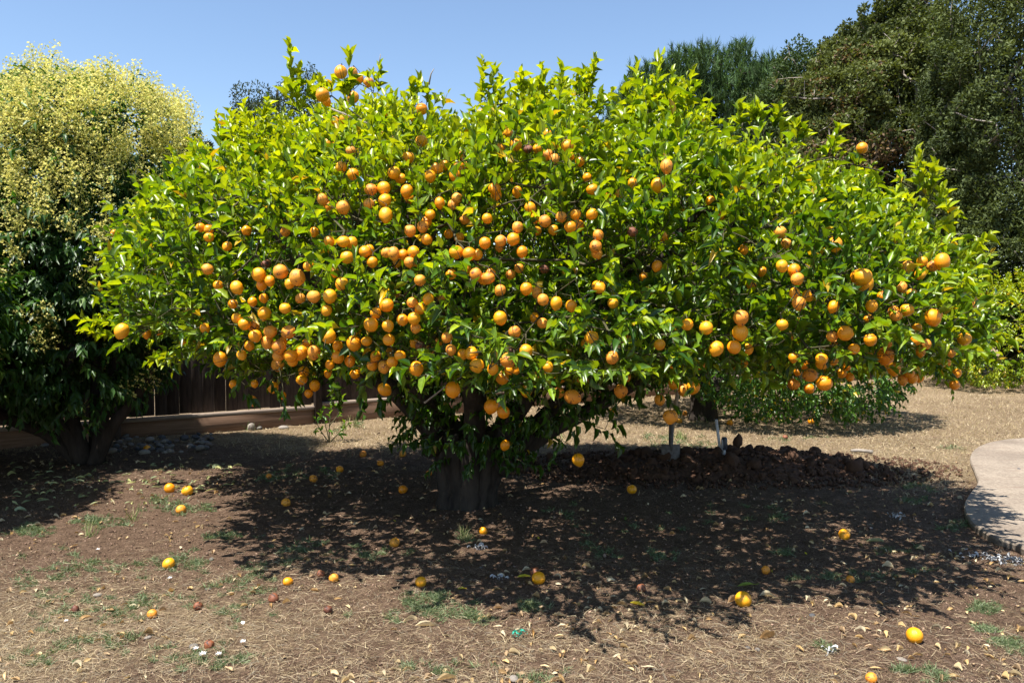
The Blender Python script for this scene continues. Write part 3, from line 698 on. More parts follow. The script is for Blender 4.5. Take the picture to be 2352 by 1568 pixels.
o = link('lemons', npmesh('lemons', np.concatenate(vs), np.concatenate(fs), M['lemon'], None, True), tree); o['kind'] = 'stuff'

# ------------------------------------------------------------------ privet in bloom
def blob_depth(P, blobs, ns=1.6, na=.12, seed=3, noise=True):
    best = np.full(len(P), -9.)
    for (cx, cy, cz, rx, ry, rz) in blobs:
        q = np.sqrt(((P[:, 0]-cx)/rx)**2+((P[:, 1]-cy)/ry)**2+((P[:, 2]-cz)/rz)**2)
        best = np.maximum(best, (1-q)*min(rx, ry, rz))
    return best+((na*fbm(P*ns, 2, seed)+(.5*na*vnoise(P*ns*3.1, seed+9) if na > .3 else 0)) if noise else 0)
def shell(blobs, n, lo, hi, thick, seed, ns=1.6, na=.12, deep=1.2, only=None):
    r = np.random.default_rng(seed); out = []; m = 0
    while m < n:
        P = r.uniform(lo, hi, (60000, 3)); d = blob_depth(P, blobs, ns, na, seed)
        pr = np.where(d > 0, np.exp(-d/thick), 0)*(d < deep)
        if only is not None: pr = pr*only(P)
        q = P[r.random(len(P)) < pr]; out.append(q); m += len(q)
    return np.concatenate(out)[:n]
def S2(x, y, d, rx, ry, rz):   # ellipsoid from its place in the photograph and radii in photo pixels
    p = at(x, y, d); k = d/FOC; return (p.x, p.y, p.z, rx*k, ry*k, rz*k)
PB = [S2(*q) for q in [(120, 390, 8, 165, 160, 160), (275, 365, 8.1, 130, 140, 125), (-60, 390, 8.2, 180, 160, 150), (120, 285, 8, 50, 70, 85), (285, 272, 8, 60, 75, 65), (200, 330, 8, 200, 150, 100), (200, 800, 7.8, 150, 130, 170), (60, 780, 7.6, 130, 120, 180), (200, 560, 8, 235, 180, 250), (320, 540, 8, 110, 130, 220), (-80, 600, 8.2, 200, 170, 260), (150, 800, 8, 220, 150, 140)]] + [(-5.4, 5.8, 1.55, 1.4, 1.2, .95), (-6.5, 6.9, 1.7, 1.3, 1.0, 1.1)]
pv = empty('privet_tree', (-4.3, 8.0, 0), 'bushy privet tree covered in cream flower sprays beside the board fence', 'tree')
lo, hi = (-8.3, 4.3, .5), (-3.0, 9.8, 4.4)
NP_ = 8000
Sp = shell(PB, NP_, lo, hi, .5, 81, only=lambda P: np.clip((P[:, 2]-.45)/.3, .3, 1))
Gp = grad(lambda P, q: blob_depth(P, PB, noise=q), Sp)
Dp = unit(Gp+np.array([0, 0, .35])+RNG.normal(0, .35, Sp.shape)); Lp = RNG.uniform(.18, .34, NP_); Np = (Lp/.030).astype(int)
rep, f, pos, D, Nv, L = leaves_on(Sp, Dp, Lp, Np, np.zeros(NP_, int), np.zeros(NP_), (.08, .13), .75)
n = len(pos); colp = np.array([.035, .085, .016])*RNG.uniform(.6, 1.5, (n, 1)); hi_ = RNG.random(n) < .1; colp[hi_] = np.array([.10, .18, .03])
PT = [leaf_tpl(.3, .25, 2), leaf_tpl(.5, .4, 2), leaf_tpl(.2, .15, 2)]
add_leaves(pv, 'leaf', 'foliage', pos, D, Nv, L, L*.40, colp, PT, M['privet'], 120, 16)
stp = []
for pts in [[(-4.35, 8.0, 0), (-4.5, 7.95, .35), (-4.85, 7.9, .8), (-5.3, 8.0, 1.5)], [(-4.3, 8.0, 0), (-4.45, 8.0, .5), (-4.55, 8.0, 1.1), (-4.7, 8.1, 2.0)], [(-4.2, 8.0, 0), (-4.15, 8.05, .5), (-4.0, 8.1, 1.2), (-3.9, 8.1, 1.9)], [(-4.2, 7.95, 0), (-3.98, 7.9, .4), (-3.7, 7.9, .75), (-3.5, 7.9, 1.2)], [(-4.4, 8.05, 0), (-4.75, 8.1, .28), (-5.2, 8.2, .42), (-5.9, 8.2, .9), (-6.3, 8.2, 1.6)], [(-4.26, 8.1, 0), (-4.3, 8.2, .7), (-4.3, 8.3, 1.5)]]:
    p = smooth_path(pts, 12); V, F = tube(p, np.linspace(.075, .03, 12), 9, True, .05, 1, .05)
    child(link('trunk', npmesh('trunk', V, F, M['pinebark'], None, True)), pv)
sd_ = np.array([(-5.3, 8, 1.5), (-4.7, 8.1, 2.0), (-3.9, 8.1, 1.9), (-3.5, 7.9, 1.2), (-6.3, 8.2, 1.6), (-4.3, 8.3, 1.5)])
N, par, tn, n0 = network(sd_, np.full(6, -1), Sp[:1300], .22, .2, .015)
V, F = net_mesh(N, par, n0, tn, .0024, .42, 4, .035)
o = link('twigs', npmesh('twigs', V, F, M['twig'])); o['kind'] = 'stuff'; child(o, pv)
# flower sprays: a conical panicle of tiny florets on side branchlets
def panicle(seed, nf=150):
    r = np.random.default_rng(seed); vs, fs, n = [], [], 0; tet = np.array([(0, 0, 1), (.94, 0, -.33), (-.47, .82, -.33), (-.47, -.82, -.33)]); tf = np.array([(0, 1, 2), (0, 2, 3), (0, 3, 1), (1, 3, 2)])
    V = []; F = []; C = []
    def seg(a, b, w):
        nonlocal n
        d = unit(np.array(b)-a); s = unit(np.cross(d, [.3, .2, .9]))*w; V.extend([a-s, a+s, np.array(b)]); F.append((n, n+1, n+2)); C.extend([(.50, .54, .18)]*3); n += 3
    seg(np.zeros(3), np.array([0, 1., 0]), .012)
    for k in range(14):
        t = .12+.85*k/14; ln = .46*(1-t)**.8+.05; a = k*2.4+r.uniform(0, 1)
        o = np.array([0, t, 0]); d = np.array([math.cos(a), .55, math.sin(a)]); e = o+unit(d)*ln; seg(o, e, .006)
        for m in range(max(3, int(ln*19))):
            q = o+(e-o)*r.uniform(.3, 1.05)+r.normal(0, .015, 3); s = r.uniform(.022, .038)
            e1 = unit(r.normal(0, 1, 3)); e2 = unit(np.cross(e1, r.normal(0, 1, 3))); V.extend([q-e1*s, q-e2*s, q+e1*s, q+e2*s]); F.extend([(n, n+1, n+2), (n, n+2, n+3)]); n += 4
            c = np.array([.80, .74, .28])*r.uniform(.7, 1.1) if r.random() < .85 else np.array([.6, .66, .22]); C.extend([c]*4)
    return np.array(V), np.array(F), np.array(C)
PAN = [panicle(s) for s in range(5)]
def dens(P):
    t = np.clip((P[:, 2]-1.6)/1.35, 0, 1)**1.8; c = fbm(P*2.4, 2, 19)
    return np.clip(t*1.0+.0+np.clip((c-.02)*2.2, 0, .8)*np.clip((P[:, 2]-.6)/.6, 0, 1), 0.005, 1)
NF = 4300
Sf = shell(PB, NF, (-8.3, 4.3, .5), (-3.0, 9.8, 4.5), .055, 82, na=.14, deep=.22, only=dens)
Gf = grad(lambda P, q: blob_depth(P, PB, noise=q), Sf)
Sf = Sf+Gf*.09
Df = unit(Gf*.7+np.array([0, 0, .9])+RNG.normal(0, .22, Sf.shape)); Nf = unit(RNG.normal(0, 1, Sf.shape)); Lf = RNG.uniform(.18, .34, NF)
idx = pick_visible(Sf, Lf, 260, 14); msk = np.ones(NF, bool); msk[idx] = False; tid = RNG.integers(0, 5, NF)
parts = []
for ti, (tv, tf, tc) in enumerate(PAN):
    q = np.nonzero(msk & (tid == ti))[0]
    parts.append(scatter(tv, tf, Sf[q], Df[q], Nf[q], Lf[q], Lf[q], np.ones((len(q), 3))*RNG.uniform(.85, 1.1, (len(q), 1)), tc))
V, F, C = join(parts); o = link('blossom', npmesh('blossom', V, F, M['flower'], C)); o['kind'] = 'stuff'; child(o, pv)
pm = [npmesh('flower_spray', tv, tf, M['flower'], tc) for tv, tf, tc in PAN]
for i in idx:
    o = link('flower_spray', pm[int(tid[i])], pv); o.matrix_basis = mat4(Sf[i]-np.array(pv.location[:]), Df[i], Nf[i], Lf[i], Lf[i])

# ------------------------------------------------------------------ other citrus
def bush(name, root, label, cat, blobs, lo, hi, n, cols, seed, trunk, LS=(.055, .09), unripe=0, group=None, shoots=(.14, .28)):
    r = empty(name, root, label, cat, group)
    S_ = shell(blobs, n, lo, hi, .22, seed, 2.0, .12, .9)
    G = grad(lambda P, q: blob_depth(P, blobs, noise=q), S_)
    D_ = unit(G*np.array([1, 1, .8])+np.array([0, 0, .45])+RNG.normal(0, .4, S_.shape)); D_[S_[:, 2] < .75] += np.array([0, 0, -.8]); D_ = unit(D_)
    L_ = RNG.uniform(*shoots, n); N_ = (L_/.024).astype(int)
    rep, f, pos, D, Nv, L = leaves_on(S_, D_, L_, N_, np.zeros(n, int), np.zeros(n), LS, .15)
    pos[:, 2] = np.maximum(pos[:, 2], .12)
    m = len(pos); u = np.clip(RNG.random(m)*.7+.4*fbm(pos*1.5, 2, seed+1)+.12, 0, 1)[:, None]
    c = np.array(cols[0])*(1-u)+np.array(cols[1])*u; yl = RNG.random(m) < .04; c[yl] = np.array([.5, .38, .03]); c = c*RNG.uniform(.75, 1.25, (m, 1))
    add_leaves(r, 'leaf', 'foliage', pos, D, Nv, L, L*.48, c, [leaf_tpl(.4, .15, 2), leaf_tpl(.6, .3, 2)], M['leaf'], 0)
    for pts, rad in trunk:
        p = smooth_path(pts, 10); V, F = tube(p, np.linspace(rad, rad*.4, 10), 10, True, .07, 2, .08); child(link('trunk', npmesh('trunk', V, F, M['bark'], None, True)), r)
    sd2 = np.array([p[0][-1] for p in trunk], float); N, par, tn, n0 = network(sd2, np.full(len(sd2), -1), S_[:min(n, 1200)], .22, .2, .015)
    V, F = net_mesh(N, par, n0, tn, .002, .42, 3, .03); o = link('twigs', npmesh('twigs', V, F, M['twig'])); o['kind'] = 'stuff'; child(o, r)
    return r
RB = [(3.3, 11.2, 1.5, 2.15, 1.7, 1.15), (2.0, 11.2, 1.55, 1.1, 1.2, 1.0), (4.6, 11.0, 1.15, 1.0, 1.1, .95), (3.6, 10.3, .95, 1.2, .8, .75), (4.35, 10.3, .8, .75, .6, .65)]
bush('citrus_tree', (2.66, 11.1, 0), 'low green citrus tree with small unripe fruit standing behind the loaded lemon tree', 'tree', RB, (.8, 9.3, .15), (5.8, 13, 2.8), 4200, ((.028, .085, .012), (.09, .19, .015)), 101,
     [([(2.66, 11.1, -.05), (2.66, 11.1, .35), (2.5, 11.1, .8), (2.2, 11.2, 1.4)], .21), ([(2.7, 11.1, .2), (3.0, 11.1, .7), (3.6, 11.1, 1.3)], .12)])
BB = [(10.6, 15.6, 1.05, 2.5, 1.9, 1.15), (9.3, 15.2, .8, 1.3, 1.2, .75), (11.5, 15.4, 1.4, 1.5, 1.4, 1.0)]
bush('citrus_bush', (10.4, 15.5, 0), 'rounded yellow green citrus bush beyond the dry lawn at the far end of the fence', 'bush', BB, (7.6, 13.2, .15), (13.4, 17.8, 2.8), 3200, ((.09, .18, .010), (.33, .38, .014)), 111,
     [([(10.4, 15.5, -.05), (10.4, 15.5, .4), (10.2, 15.5, 1.1)], .1), ([(10.5, 15.5, .1), (10.9, 15.5, .6), (11.2, 15.5, 1.3)], .08)], (.06, .095))
# sapling by the fence
sp0 = gnd(757, 1016)
sa = empty('sapling', sp0, 'thin young sapling with a few sprays of leaves growing in front of the kickboard', 'plant')
bits = [[(0, 0, 0), (.0, .0, .2), (.03, .02, .42), (.02, 0, .62)], [(0, 0, 0), (-.04, 0, .18), (-.09, 0, .34)], [(0, 0, 0), (.1, -.02, .1), (.2, -.03, .2)], [(.0, .0, .2), (.1, 0, .32), (.14, 0, .46)], [(0, 0, 0), (-.08, -.03, .12), (-.14, -.04, .24)]]
Sx, Dx = [], []
for b in bits:
    p = smooth_path(b, 8); V, F = tube(p, np.linspace(.008, .003, 8), 6); link('stem', npmesh('stem', V, F, M['twig']), sa)
    for j in range(3, 8): Sx.append(p[j]); Dx.append(unit(p[j]-p[j-1]+RNG.normal(0, .03, 3)))
Sx = np.array(Sx)+np.array(sp0); Dx = np.array(Dx)
rep, f, pos, D, Nv, L = leaves_on(Sx, Dx, np.full(len(Sx), .07), np.full(len(Sx), 3), np.zeros(len(Sx), int), np.zeros(len(Sx)), (.05, .085), .2)
tvs = TPL[0]; lms = [npmesh('leaf', tvs[0], tvs[1], M['leaf'], np.tile(np.array(c), (len(tvs[0]), 1))) for c in ((.05, .13, .02), (.09, .2, .02), (.16, .27, .03))]
for i in range(len(pos)):
    o = link('leaf', lms[i % 3], sa); o.matrix_basis = mat4(pos[i]-np.array(sp0), D[i], Nv[i], L[i], L[i]*.45)

# ------------------------------------------------------------------ trees beyond the fence
q_tv = np.array([(0, 0, 0), (-.5, .45, .1), (0, 1, -.05), (.5, .45, .1)], float); q_tf = np.array([(0, 2, 1), (0, 3, 2)])
def far_tree(name, label, root, blobs, lo, hi, n, cols, seed, LS, thick, ns, na, trunk=.3, brown=0, wr=.5, deep=1.6, twigs=700, mat='oak', upb=.5, tr=8, gap=0):
    r = empty(name, root, label, 'tree', 'trees beyond the fence')
    P = shell(blobs, n, lo, hi, thick, seed, ns, na, deep, (lambda P: np.clip(1+gap*1.6*fbm(P*.9, 2, seed+8)-gap*.5, .02, 1)) if gap else None)
    cl = np.random.default_rng(seed).normal(0, 1, P.shape); D = unit(cl+np.array([0, 0, upb])); Nv = unit(RNG.normal(0, .8, P.shape)+np.array([0, -.2, .8]))
    L = RNG.uniform(*LS, len(P)); u = np.clip(.5+.9*fbm(P*.8, 2, seed+1)+RNG.normal(0, .2, len(P)), 0, 1)[:, None]
    c = np.array(cols[0])*(1-u)+np.array(cols[1])*u
    if brown:
        b = (fbm(P*1.0, 2, seed+4)+RNG.normal(0, .25, len(P)) > .42-brown); c[b] = np.array([.16, .105, .06])*RNG.uniform(.6, 1.3, (b.sum(), 1))
    V, F, C = scatter(q_tv, q_tf, P, D, Nv, L, L*wr, c)
    o = link('foliage', npmesh('foliage', V, F, M[mat], C)); o['kind'] = 'stuff'; child(o, r)
    b0 = blobs[0]; tp = smooth_path([root, (root[0], root[1], b0[2]*.45), (b0[0], b0[1], b0[2])], 12)
    V, F = tube(tp, np.linspace(trunk, trunk*.35, 12), 10, True, .05, 3, .06); child(link('trunk', npmesh('trunk', V, F, M['pinebark'], None, True)), r)
    N, par, tn, n0 = network(tp, np.arange(-1, 11), P[:twigs], .6, .2, .06)
    V, F = net_mesh(N, par, n0, tn, .009, .42, 3, .12); o = link('twigs', npmesh('twigs', V, F, M['greytwig'])); o['kind'] = 'stuff'; child(o, r)
    return r
d = 20
OB = [S2(2000, 350, d, 190, 150, 290), S2(1900, 260, d, 110, 110, 130), S2(2090, 130, d, 95, 90, 115), S2(1880, 470, d, 130, 120, 200), S2(2130, 400, d, 130, 120, 250), S2(1990, 560, d, 220, 130, 180), S2(2160, 90, d, 60, 60, 75), S2(1975, 150, d, 70, 70, 90)]
far_tree('brown_oak', 'dull olive oak with brown dead twigs standing beside the pine', (9.2, 20, 0), OB, (5.5, 17.5, 0.4), (13, 22.5, 9.6), 165000, ((.042, .058, .018), (.13, .155, .045)), 201, (.075, .125), .30, 1.1,  .42, .3, .02, .55, 1.8, 1500, gap=.6)
d = 21.5
OB = [S2(1860, 190, d, 110, 100, 80), S2(1940, 140, d, 70, 70, 65), S2(1790, 270, d, 75, 80, 110), S2(1870, 350, d, 150, 100, 200)]
far_tree('oak_tree', 'dark green oak showing its top between the pine and the olive oak', (8.4, 21.5, 0), OB, (6, 20, .5), (10.5, 23.5, 8.6), 40000, ((.022, .045, .014), (.06, .095, .03)), 211, (.07, .11), .3, 1.2, .38, .25, 0, .55, 1.5, 400, gap=.4)
d = 17
OB = [S2(2330, 250, d, 200, 170, 300), S2(2270, 480, d, 150, 150, 250), S2(2400, 560, d, 200, 170, 260), S2(2290, 60, d, 130, 130, 130), S2(2430, 100, d, 180, 160, 200), S2(2220, 300, d, 90, 90, 130), S2(2215, 110, d, 60, 60, 60)]
far_tree('live_oak', 'tall dark glossy live oak filling the far corner above the citrus bush', (11.6, 17.6, 0), OB, (8.4, 14.6, .3), (14.5, 19.8, 9.8), 150000, ((.032, .048, .016), (.11, .14, .045)), 221, (.07, .12), .26, 1.5, .42, .35, 0, .42, 1.5, 700, gap=.55)
d = 19.5
OB = [S2(2330, 640, d, 260, 150, 130), S2(2550, 600, d, 260, 150, 150), S2(2050, 660, d, 200, 120, 110)]
far_tree('dark_laurel', 'low dark evergreen behind the citrus bush under the oaks', (12.4, 19.7, 0), OB, (8, 17, .1), (18, 22, 4), 30000, ((.008, .018, .008), (.022, .038, .016)), 231, (.07, .12), .3, 1.5, .3, .2, 0, .5, 1.5, 300)
# pine: tufts of long needles on upswept shoots
pr_ = empty('pine_tree', (5.9, 26, 0), 'broad dark green pine with upright needle tufts rising behind the lemon tree', 'tree', 'trees beyond the fence')
d = 26
PBl = [S2(x_, y_+38, d, rx, 70, rz) for x_, y_, rx, rz in [(1440, 230, 50, 60), (1480, 190, 55, 60), (1540, 150, 60, 62), (1600, 135, 60, 60), (1680, 165, 60, 80), (1740, 160, 48, 55), (1790, 190, 50, 62), (1620, 300, 150, 190), (1760, 330, 120, 180), (1500, 330, 110, 160), (1425, 270, 35, 30)]]
r3 = np.random.default_rng(5)
Pt = shell(PBl, 5200, (2.5, 24, 4), (10, 28, 11), .33, 301, 1.2, .35, 1.3)
nd = 26; rep = np.repeat(np.arange(len(Pt)), nd); n = len(rep); Td = unit(r3.normal(0, .35, Pt.shape)+np.array([0, -.15, 1.0]))
Dn = unit(Td[rep]*1.25+r3.normal(0, .48, (n, 3))); pos = Pt[rep]+Td[rep]*r3.uniform(-.28, .22, (n, 1)); L = r3.uniform(.16, .30, n)
c = np.array([.055, .10, .035])*r3.uniform(.55, 1.6, (len(Pt), 1))[rep]; c = c*(1+.35*np.clip(fbm(Pt*.9, 2, 4), -1, 1)[rep][:, None])
tri = np.array([(-.5, 0, 0), (.5, 0, 0), (0, 1, 0)], float)
V, F, C = scatter(tri, np.array([(0, 1, 2)]), pos, Dn, unit(r3.normal(0, 1, (n, 3))), L, np.full(n, .028), c)
o = link('foliage', npmesh('foliage', V, F, M['oak'], C)); o['kind'] = 'stuff'; child(o, pr_)
tp = smooth_path([(5.9, 26, 0), (5.95, 26, 4), (6.2, 26, 8.6)], 14); V, F = tube(tp, np.linspace(.35, .08, 14), 10, True, .05, 3, .06); child(link('trunk', npmesh('trunk', V, F, M['pinebark'], None, True)), pr_)
N, par, tn, n0 = network(tp, np.arange(-1, 13), Pt[:700], .5, .12, .05); V, F = net_mesh(N, par, n0, tn, .011, .4, 4, .12)
o = link('branches', npmesh('branches', V, F, M['pinebark'])); o['kind'] = 'stuff'; child(o, pr_)
# small conifer tops over the left shoulder of the lemon tree
for (xx, tops, lab) in [(640, [(560, 236, 24, 46), (590, 222, 16, 40), (612, 240, 22, 40), (652, 232, 22, 50), (690, 215, 26, 50), (722, 212, 28, 60), (640, 300, 110, 70), (590, 205, 5, 30)], 'dark conifer showing its pointed tops above the lemon tree crown'), (458, [(458, 338, 15, 22), (466, 365, 26, 40), (440, 352, 16, 24)], 'dark conifer tip peeping between the flowering privet and the lemon tree')]:
    d = 30; bl = [S2(a, b, d, rx, rx, rz) for a, b, rx, rz in tops]; rt0 = at(xx, 400, d); rr_ = empty('conifer', (rt0.x, d, 0), lab, 'tree', 'trees beyond the fence')
    bx0 = min(b[0]-b[3] for b in bl)-.2; bx1 = max(b[0]+b[3] for b in bl)+.2; bz1 = max(b[2]+b[5] for b in bl)+.3; bz0 = min(b[2]-b[5] for b in bl)
    P = shell(bl, 9000 if xx > 500 else 3500, (bx0, d-2.4, bz0), (bx1, d+2.4, bz1), .2, 311, 2.5, .16, 1.2)
    n = len(P); V, F, C = scatter(q_tv, q_tf, P, unit(RNG.normal(0, .7, (n, 3))+np.array([0, 0, .4])), unit(RNG.normal(0, 1, (n, 3))), RNG.uniform(.09, .16, n), RNG.uniform(.04, .06, n), np.array([.034, .05, .018])*RNG.uniform(.6, 1.5, (n, 1)))
    o = link('foliage', npmesh('foliage', V, F, M['oak'], C)); o['kind'] = 'stuff'; child(o, rr_)
    V, F = tube(smooth_path([(rt0.x, d, 0), (rt0.x, d, bz0), (rt0.x, d, bz1-1.2)], 8), np.linspace(.2, .04, 8), 8); child(link('trunk', npmesh('trunk', V, F, M['pinebark'])), rr_)

# ------------------------------------------------------------------ fence
def fpt(s, z=0, off=0): p = FENCE0+FDIR*s+FNRM*off; return (p[0], p[1], z)
fang = math.atan2(FDIR[1], FDIR[0])
fe = empty('board_fence', fpt(0), 'weathered dark board fence with a reddish kickboard running behind the trees', 'fence')
def fbox(name, s, z, off, sx, sz, sy, mat, bev=.004, tilt=0):
    V, F = box(0, 0, 0, sx, sy, sz, bev); o = link(name, npmesh(name, V, F, mat), fe)
    p = fpt(s, z, off); o.location = Vector(p)-fe.location; o.rotation_euler = (0, tilt, fang); return o
s = -5.0
rf = np.random.default_rng(3)
bm_cache = []
for k in range(6):
    V, F = box(0, 0, 0, .138, .019, 1.72, .003); bm_cache.append(npmesh('board', V, F, M['wood']))
k = 0
while s < 17.5:
    st = .02 if s > 1.48 else 0
    o = link('board', bm_cache[k % 6], fe); o.location = Vector(fpt(s, .25+.86+rf.uniform(-.004, .01)+st, -.045+rf.uniform(-.003, .003)))-fe.location; o.rotation_euler = (0, rf.normal(0, .004), fang); s += .1385+(0 if rf.random() < .95 else .0045); k += 1
posts = [-5.1+2.44*j for j in range(10)]; posts = [1.52+2.44*j for j in range(-3, 7)]
for i, ps in enumerate(posts):
    fbox('post', ps, .93, .035, .09, 2.1, .09, M['wood'])
    if i < len(posts)-1:
        ln = 2.44-.094; mid = ps+1.22; st = .045 if ps > 1 else 0
        fbox('kickboard', mid, .075+st/2+.02, .0, ln, .20+st, .038, M['wood2'])
        fbox('rail', mid, .222+st, .012, ln, .045, .075, M['rail'])
        fbox('rail', mid, 1.80+st, .005, ln, .09, .04, M['rail'])

# ------------------------------------------------------------------ river stones, mound and tools
IV, IF = icos(1); IV2, IF2 = icos(2)
stm = []
for k in range(5):
    q = IV2*(1+.14*fbm(IV2*1.1+k*9, 2, k))[:, None]; c = [(.12, .11, .10), (.17, .155, .14), (.08, .08, .085), (.24, .21, .18), (.15, .12, .10)][k]
    stm.append(npmesh('river_stone', q, IF2, M['stone'], np.tile(c, (len(q), 1)), True))
def put_stone(p, sx, sy, sz, k, label, group='river stones along the fence'):
    o = link('river_stone', stm[k % 5]); o.location = (p[0], p[1], p[2]+sz*.4); o.scale = (sx, sy, sz); o.rotation_euler = (rf.normal(0, .15), rf.normal(0, .15), rf.uniform(0, 6)); return tag(o, label, 'stone', group)
put_stone(gnd(577, 986), .055, .04, .06, 3, 'tan upright river stone alone before the kickboard next to a grass tuft'); put_stone(gnd(596, 984), .04, .03, .022, 1, 'small whitish flat stone beside the tan upright stone'); put_stone(gnd(651, 984), .065, .045, .03, 3, 'flat oval tan stone lying on the lit strip before the kickboard')
for i in range(70):
    xx = rf.uniform(225, 485); lo_ = 1018+(485-xx)*.02; yy = rf.uniform(1002+(480-xx)*.02, 1046-(xx-225)*.03); p = gnd(xx, yy); s_ = rf.uniform(.022, .052)
    k_ = int(rf.integers(0, 5)); lab = ('large ' if s_ > .048 else 'small ')+['grey', 'light grey', 'dark slate', 'cream', 'brownish'][k_]+' river stone '+('at the lit end of the heap' if xx > 400 else ('in the middle of the shaded heap' if xx > 310 else 'at the privet end of the heap'))
    put_stone((p[0], p[1], 0 if rf.random() < .7 else .03), s_*1.2, s_, s_*.7, k_, lab)
for i in range(9):
    p = gnd(rf.uniform(30, 150), rf.uniform(1005, 1030)); s_ = rf.uniform(.03, .06)
    put_stone((p[0], p[1], 0), s_*1.4, s_, s_*.6, 3, 'pale river stone on the lit ground behind the privet stems')
# mound
mx = np.arange(.2, 4.0, .03); my = np.arange(6.7, 8.8, .03); XX, YY = np.meshgrid(mx, my); xx, yy = XX.ravel(), YY.ravel()
zz = mound_h(xx, yy); lum = fbm(P3(xx*9, yy*9), 3, 12); zz = zz+np.where(zz > .005, .03*lum+.018*fbm(P3(xx*22, yy*22), 2, 14), -.05)+gz(xx, yy)
I = np.arange(len(xx)).reshape(XX.shape); F = np.stack([I[:-1, :-1], I[:-1, 1:], I[1:, 1:], I[1:, :-1]], -1).reshape(-1, 4)
mo = empty('earth_mound', (2.05, 7.75, 0), 'heap of freshly dug dark lumpy earth with a spade stuck in it', 'mound')
child(link('heap', npmesh('heap', np.c_[xx, yy, zz], F, M['clod'], None, True)), mo)
cms = []
for k in range(6):
    q = IV2*(1+.62*fbm(IV2*2.3+k*7, 3, k+30))[:, None]; cms.append(npmesh('clod', q, IF2, M['clod'], None, False))
big, nb_ = 0, 0
for i in range(280):
    u = rf.uniform(0, 6.283); rr_ = rf.random()**.62*1.32; x_ = 2.05+1.55*rr_*math.cos(u); y_ = 7.75+.62*rr_*math.sin(u)+.03*(x_-2.05)
    h = float(mound_h(np.array([x_]), np.array([y_]))[0]); s_ = .010+.062*rf.random()**2.4*(1.1 if rr_ < .8 else .6)
    o = link('clod', cms[i % 6], mo); o.location = (x_-2.05, y_-7.75, h+s_*.35); o.scale = (s_*rf.uniform(.8, 1.3), s_*rf.uniform(.8, 1.2), s_*rf.uniform(.6, 1.1)); o.rotation_euler = tuple(rf.uniform(0, 6, 3))
p = at(1692, 1030, 7.9); o = link('clod', cms[2], mo); o.location = (p.x-2.05, p.y-7.75, .22); o.scale = (.05, .045, .09); o.rotation_euler = (.1, .1, .5)
for pos_, sc_ in [((1820, 1060, 7.6), .09), ((1960, 1085, 7.5), .09), ((1440, 1060, 7.7), .07), ((1905, 1068, 7.6), .07), ((1750, 1045, 7.8), .075)]:
    p = at(*pos_); o = link('clod', cms[int(sc_*100) % 6], mo); o.location = (p.x-2.05, p.y-7.75, max(p.z, .05)); o.scale = (sc_*1.2, sc_, sc_*.9); o.rotation_euler = (pos_[0], 1, 2)
ns_ = 2600; u = rf.uniform(0, 6.283, ns_); rr_ = rf.random(ns_)**.6*1.5; x_ = 2.05+1.55*rr_*np.cos(u); y_ = 7.75+.62*rr_*np.sin(u); h = mound_h(x_, y_)+gz(x_, y_)+.012
qv = IV*(1+.3*vnoise(IV*2, 5))[:, None]
V, F, C = scatter(qv, IF, np.c_[x_, y_, h], unit(rf.normal(0, 1, (ns_, 3))), unit(rf.normal(0, 1, (ns_, 3))), rf.uniform(.006, .022, ns_), rf.uniform(.006, .022, ns_), np.ones((ns_, 3)))
o = link('small_clods', npmesh('small_clods', V, F, M['clod'])); o['kind'] = 'stuff'; child(o, mo)
# spade
t0, t1 = at(1560, 872, 7.55), at(1541, 1015, 7.55)
sx_ = t1
shv = empty('spade', t1, 'old spade with a worn wooden shaft stuck blade down in the dug earth', 'spade')
V, F = tube([Vector(t0+(t0-t1)*.9)-t1, t0-t1, Vector((0, 0, .06))], [.017, .018, .020], 10); link('handle', npmesh('handle', V, F, M['handle'], None, True), shv)
V, F = tube([Vector((0.005, 0, .20)), Vector((0, 0, .02)), Vector((0, -.005, -.08))], [.024, .023, .008], 10); link('socket', npmesh('socket', V, F, M['steel'], None, True), shv)
bv = []; rows = 9; cols_ = 9
for j in range(rows):
    t = j/(rows-1); w = .088*(1 if t < .55 else math.cos((t-.55)/.45*1.35)); 
    for i in range(cols_):
        u = (i/(cols_-1)-.5)*2; bv.append((u*w, .022*u*u-.01-.02*t, -.01-.26*t+(.012*abs(u) if j == 0 else 0)))
V = np.array(bv); V = np.concatenate([V, V+np.array([0, .004, 0])]); I = np.arange(rows*cols_).reshape(rows, cols_)
Fq = np.stack([I[:-1, :-1], I[:-1, 1:], I[1:, 1:], I[1:, :-1]], -1).reshape(-1, 4); F = np.concatenate([Fq, Fq[:, ::-1]+rows*cols_])
b = link('blade', npmesh('blade', V, F, M['steel']), shv)
V, F = box(0, .0, .0, .16, .012, .010, .002); o = link('tread', npmesh('tread', V, F, M['steel']), shv); o.location = (0, .004, -.008)
shv.location = t1+Vector((0, 0, -.02))
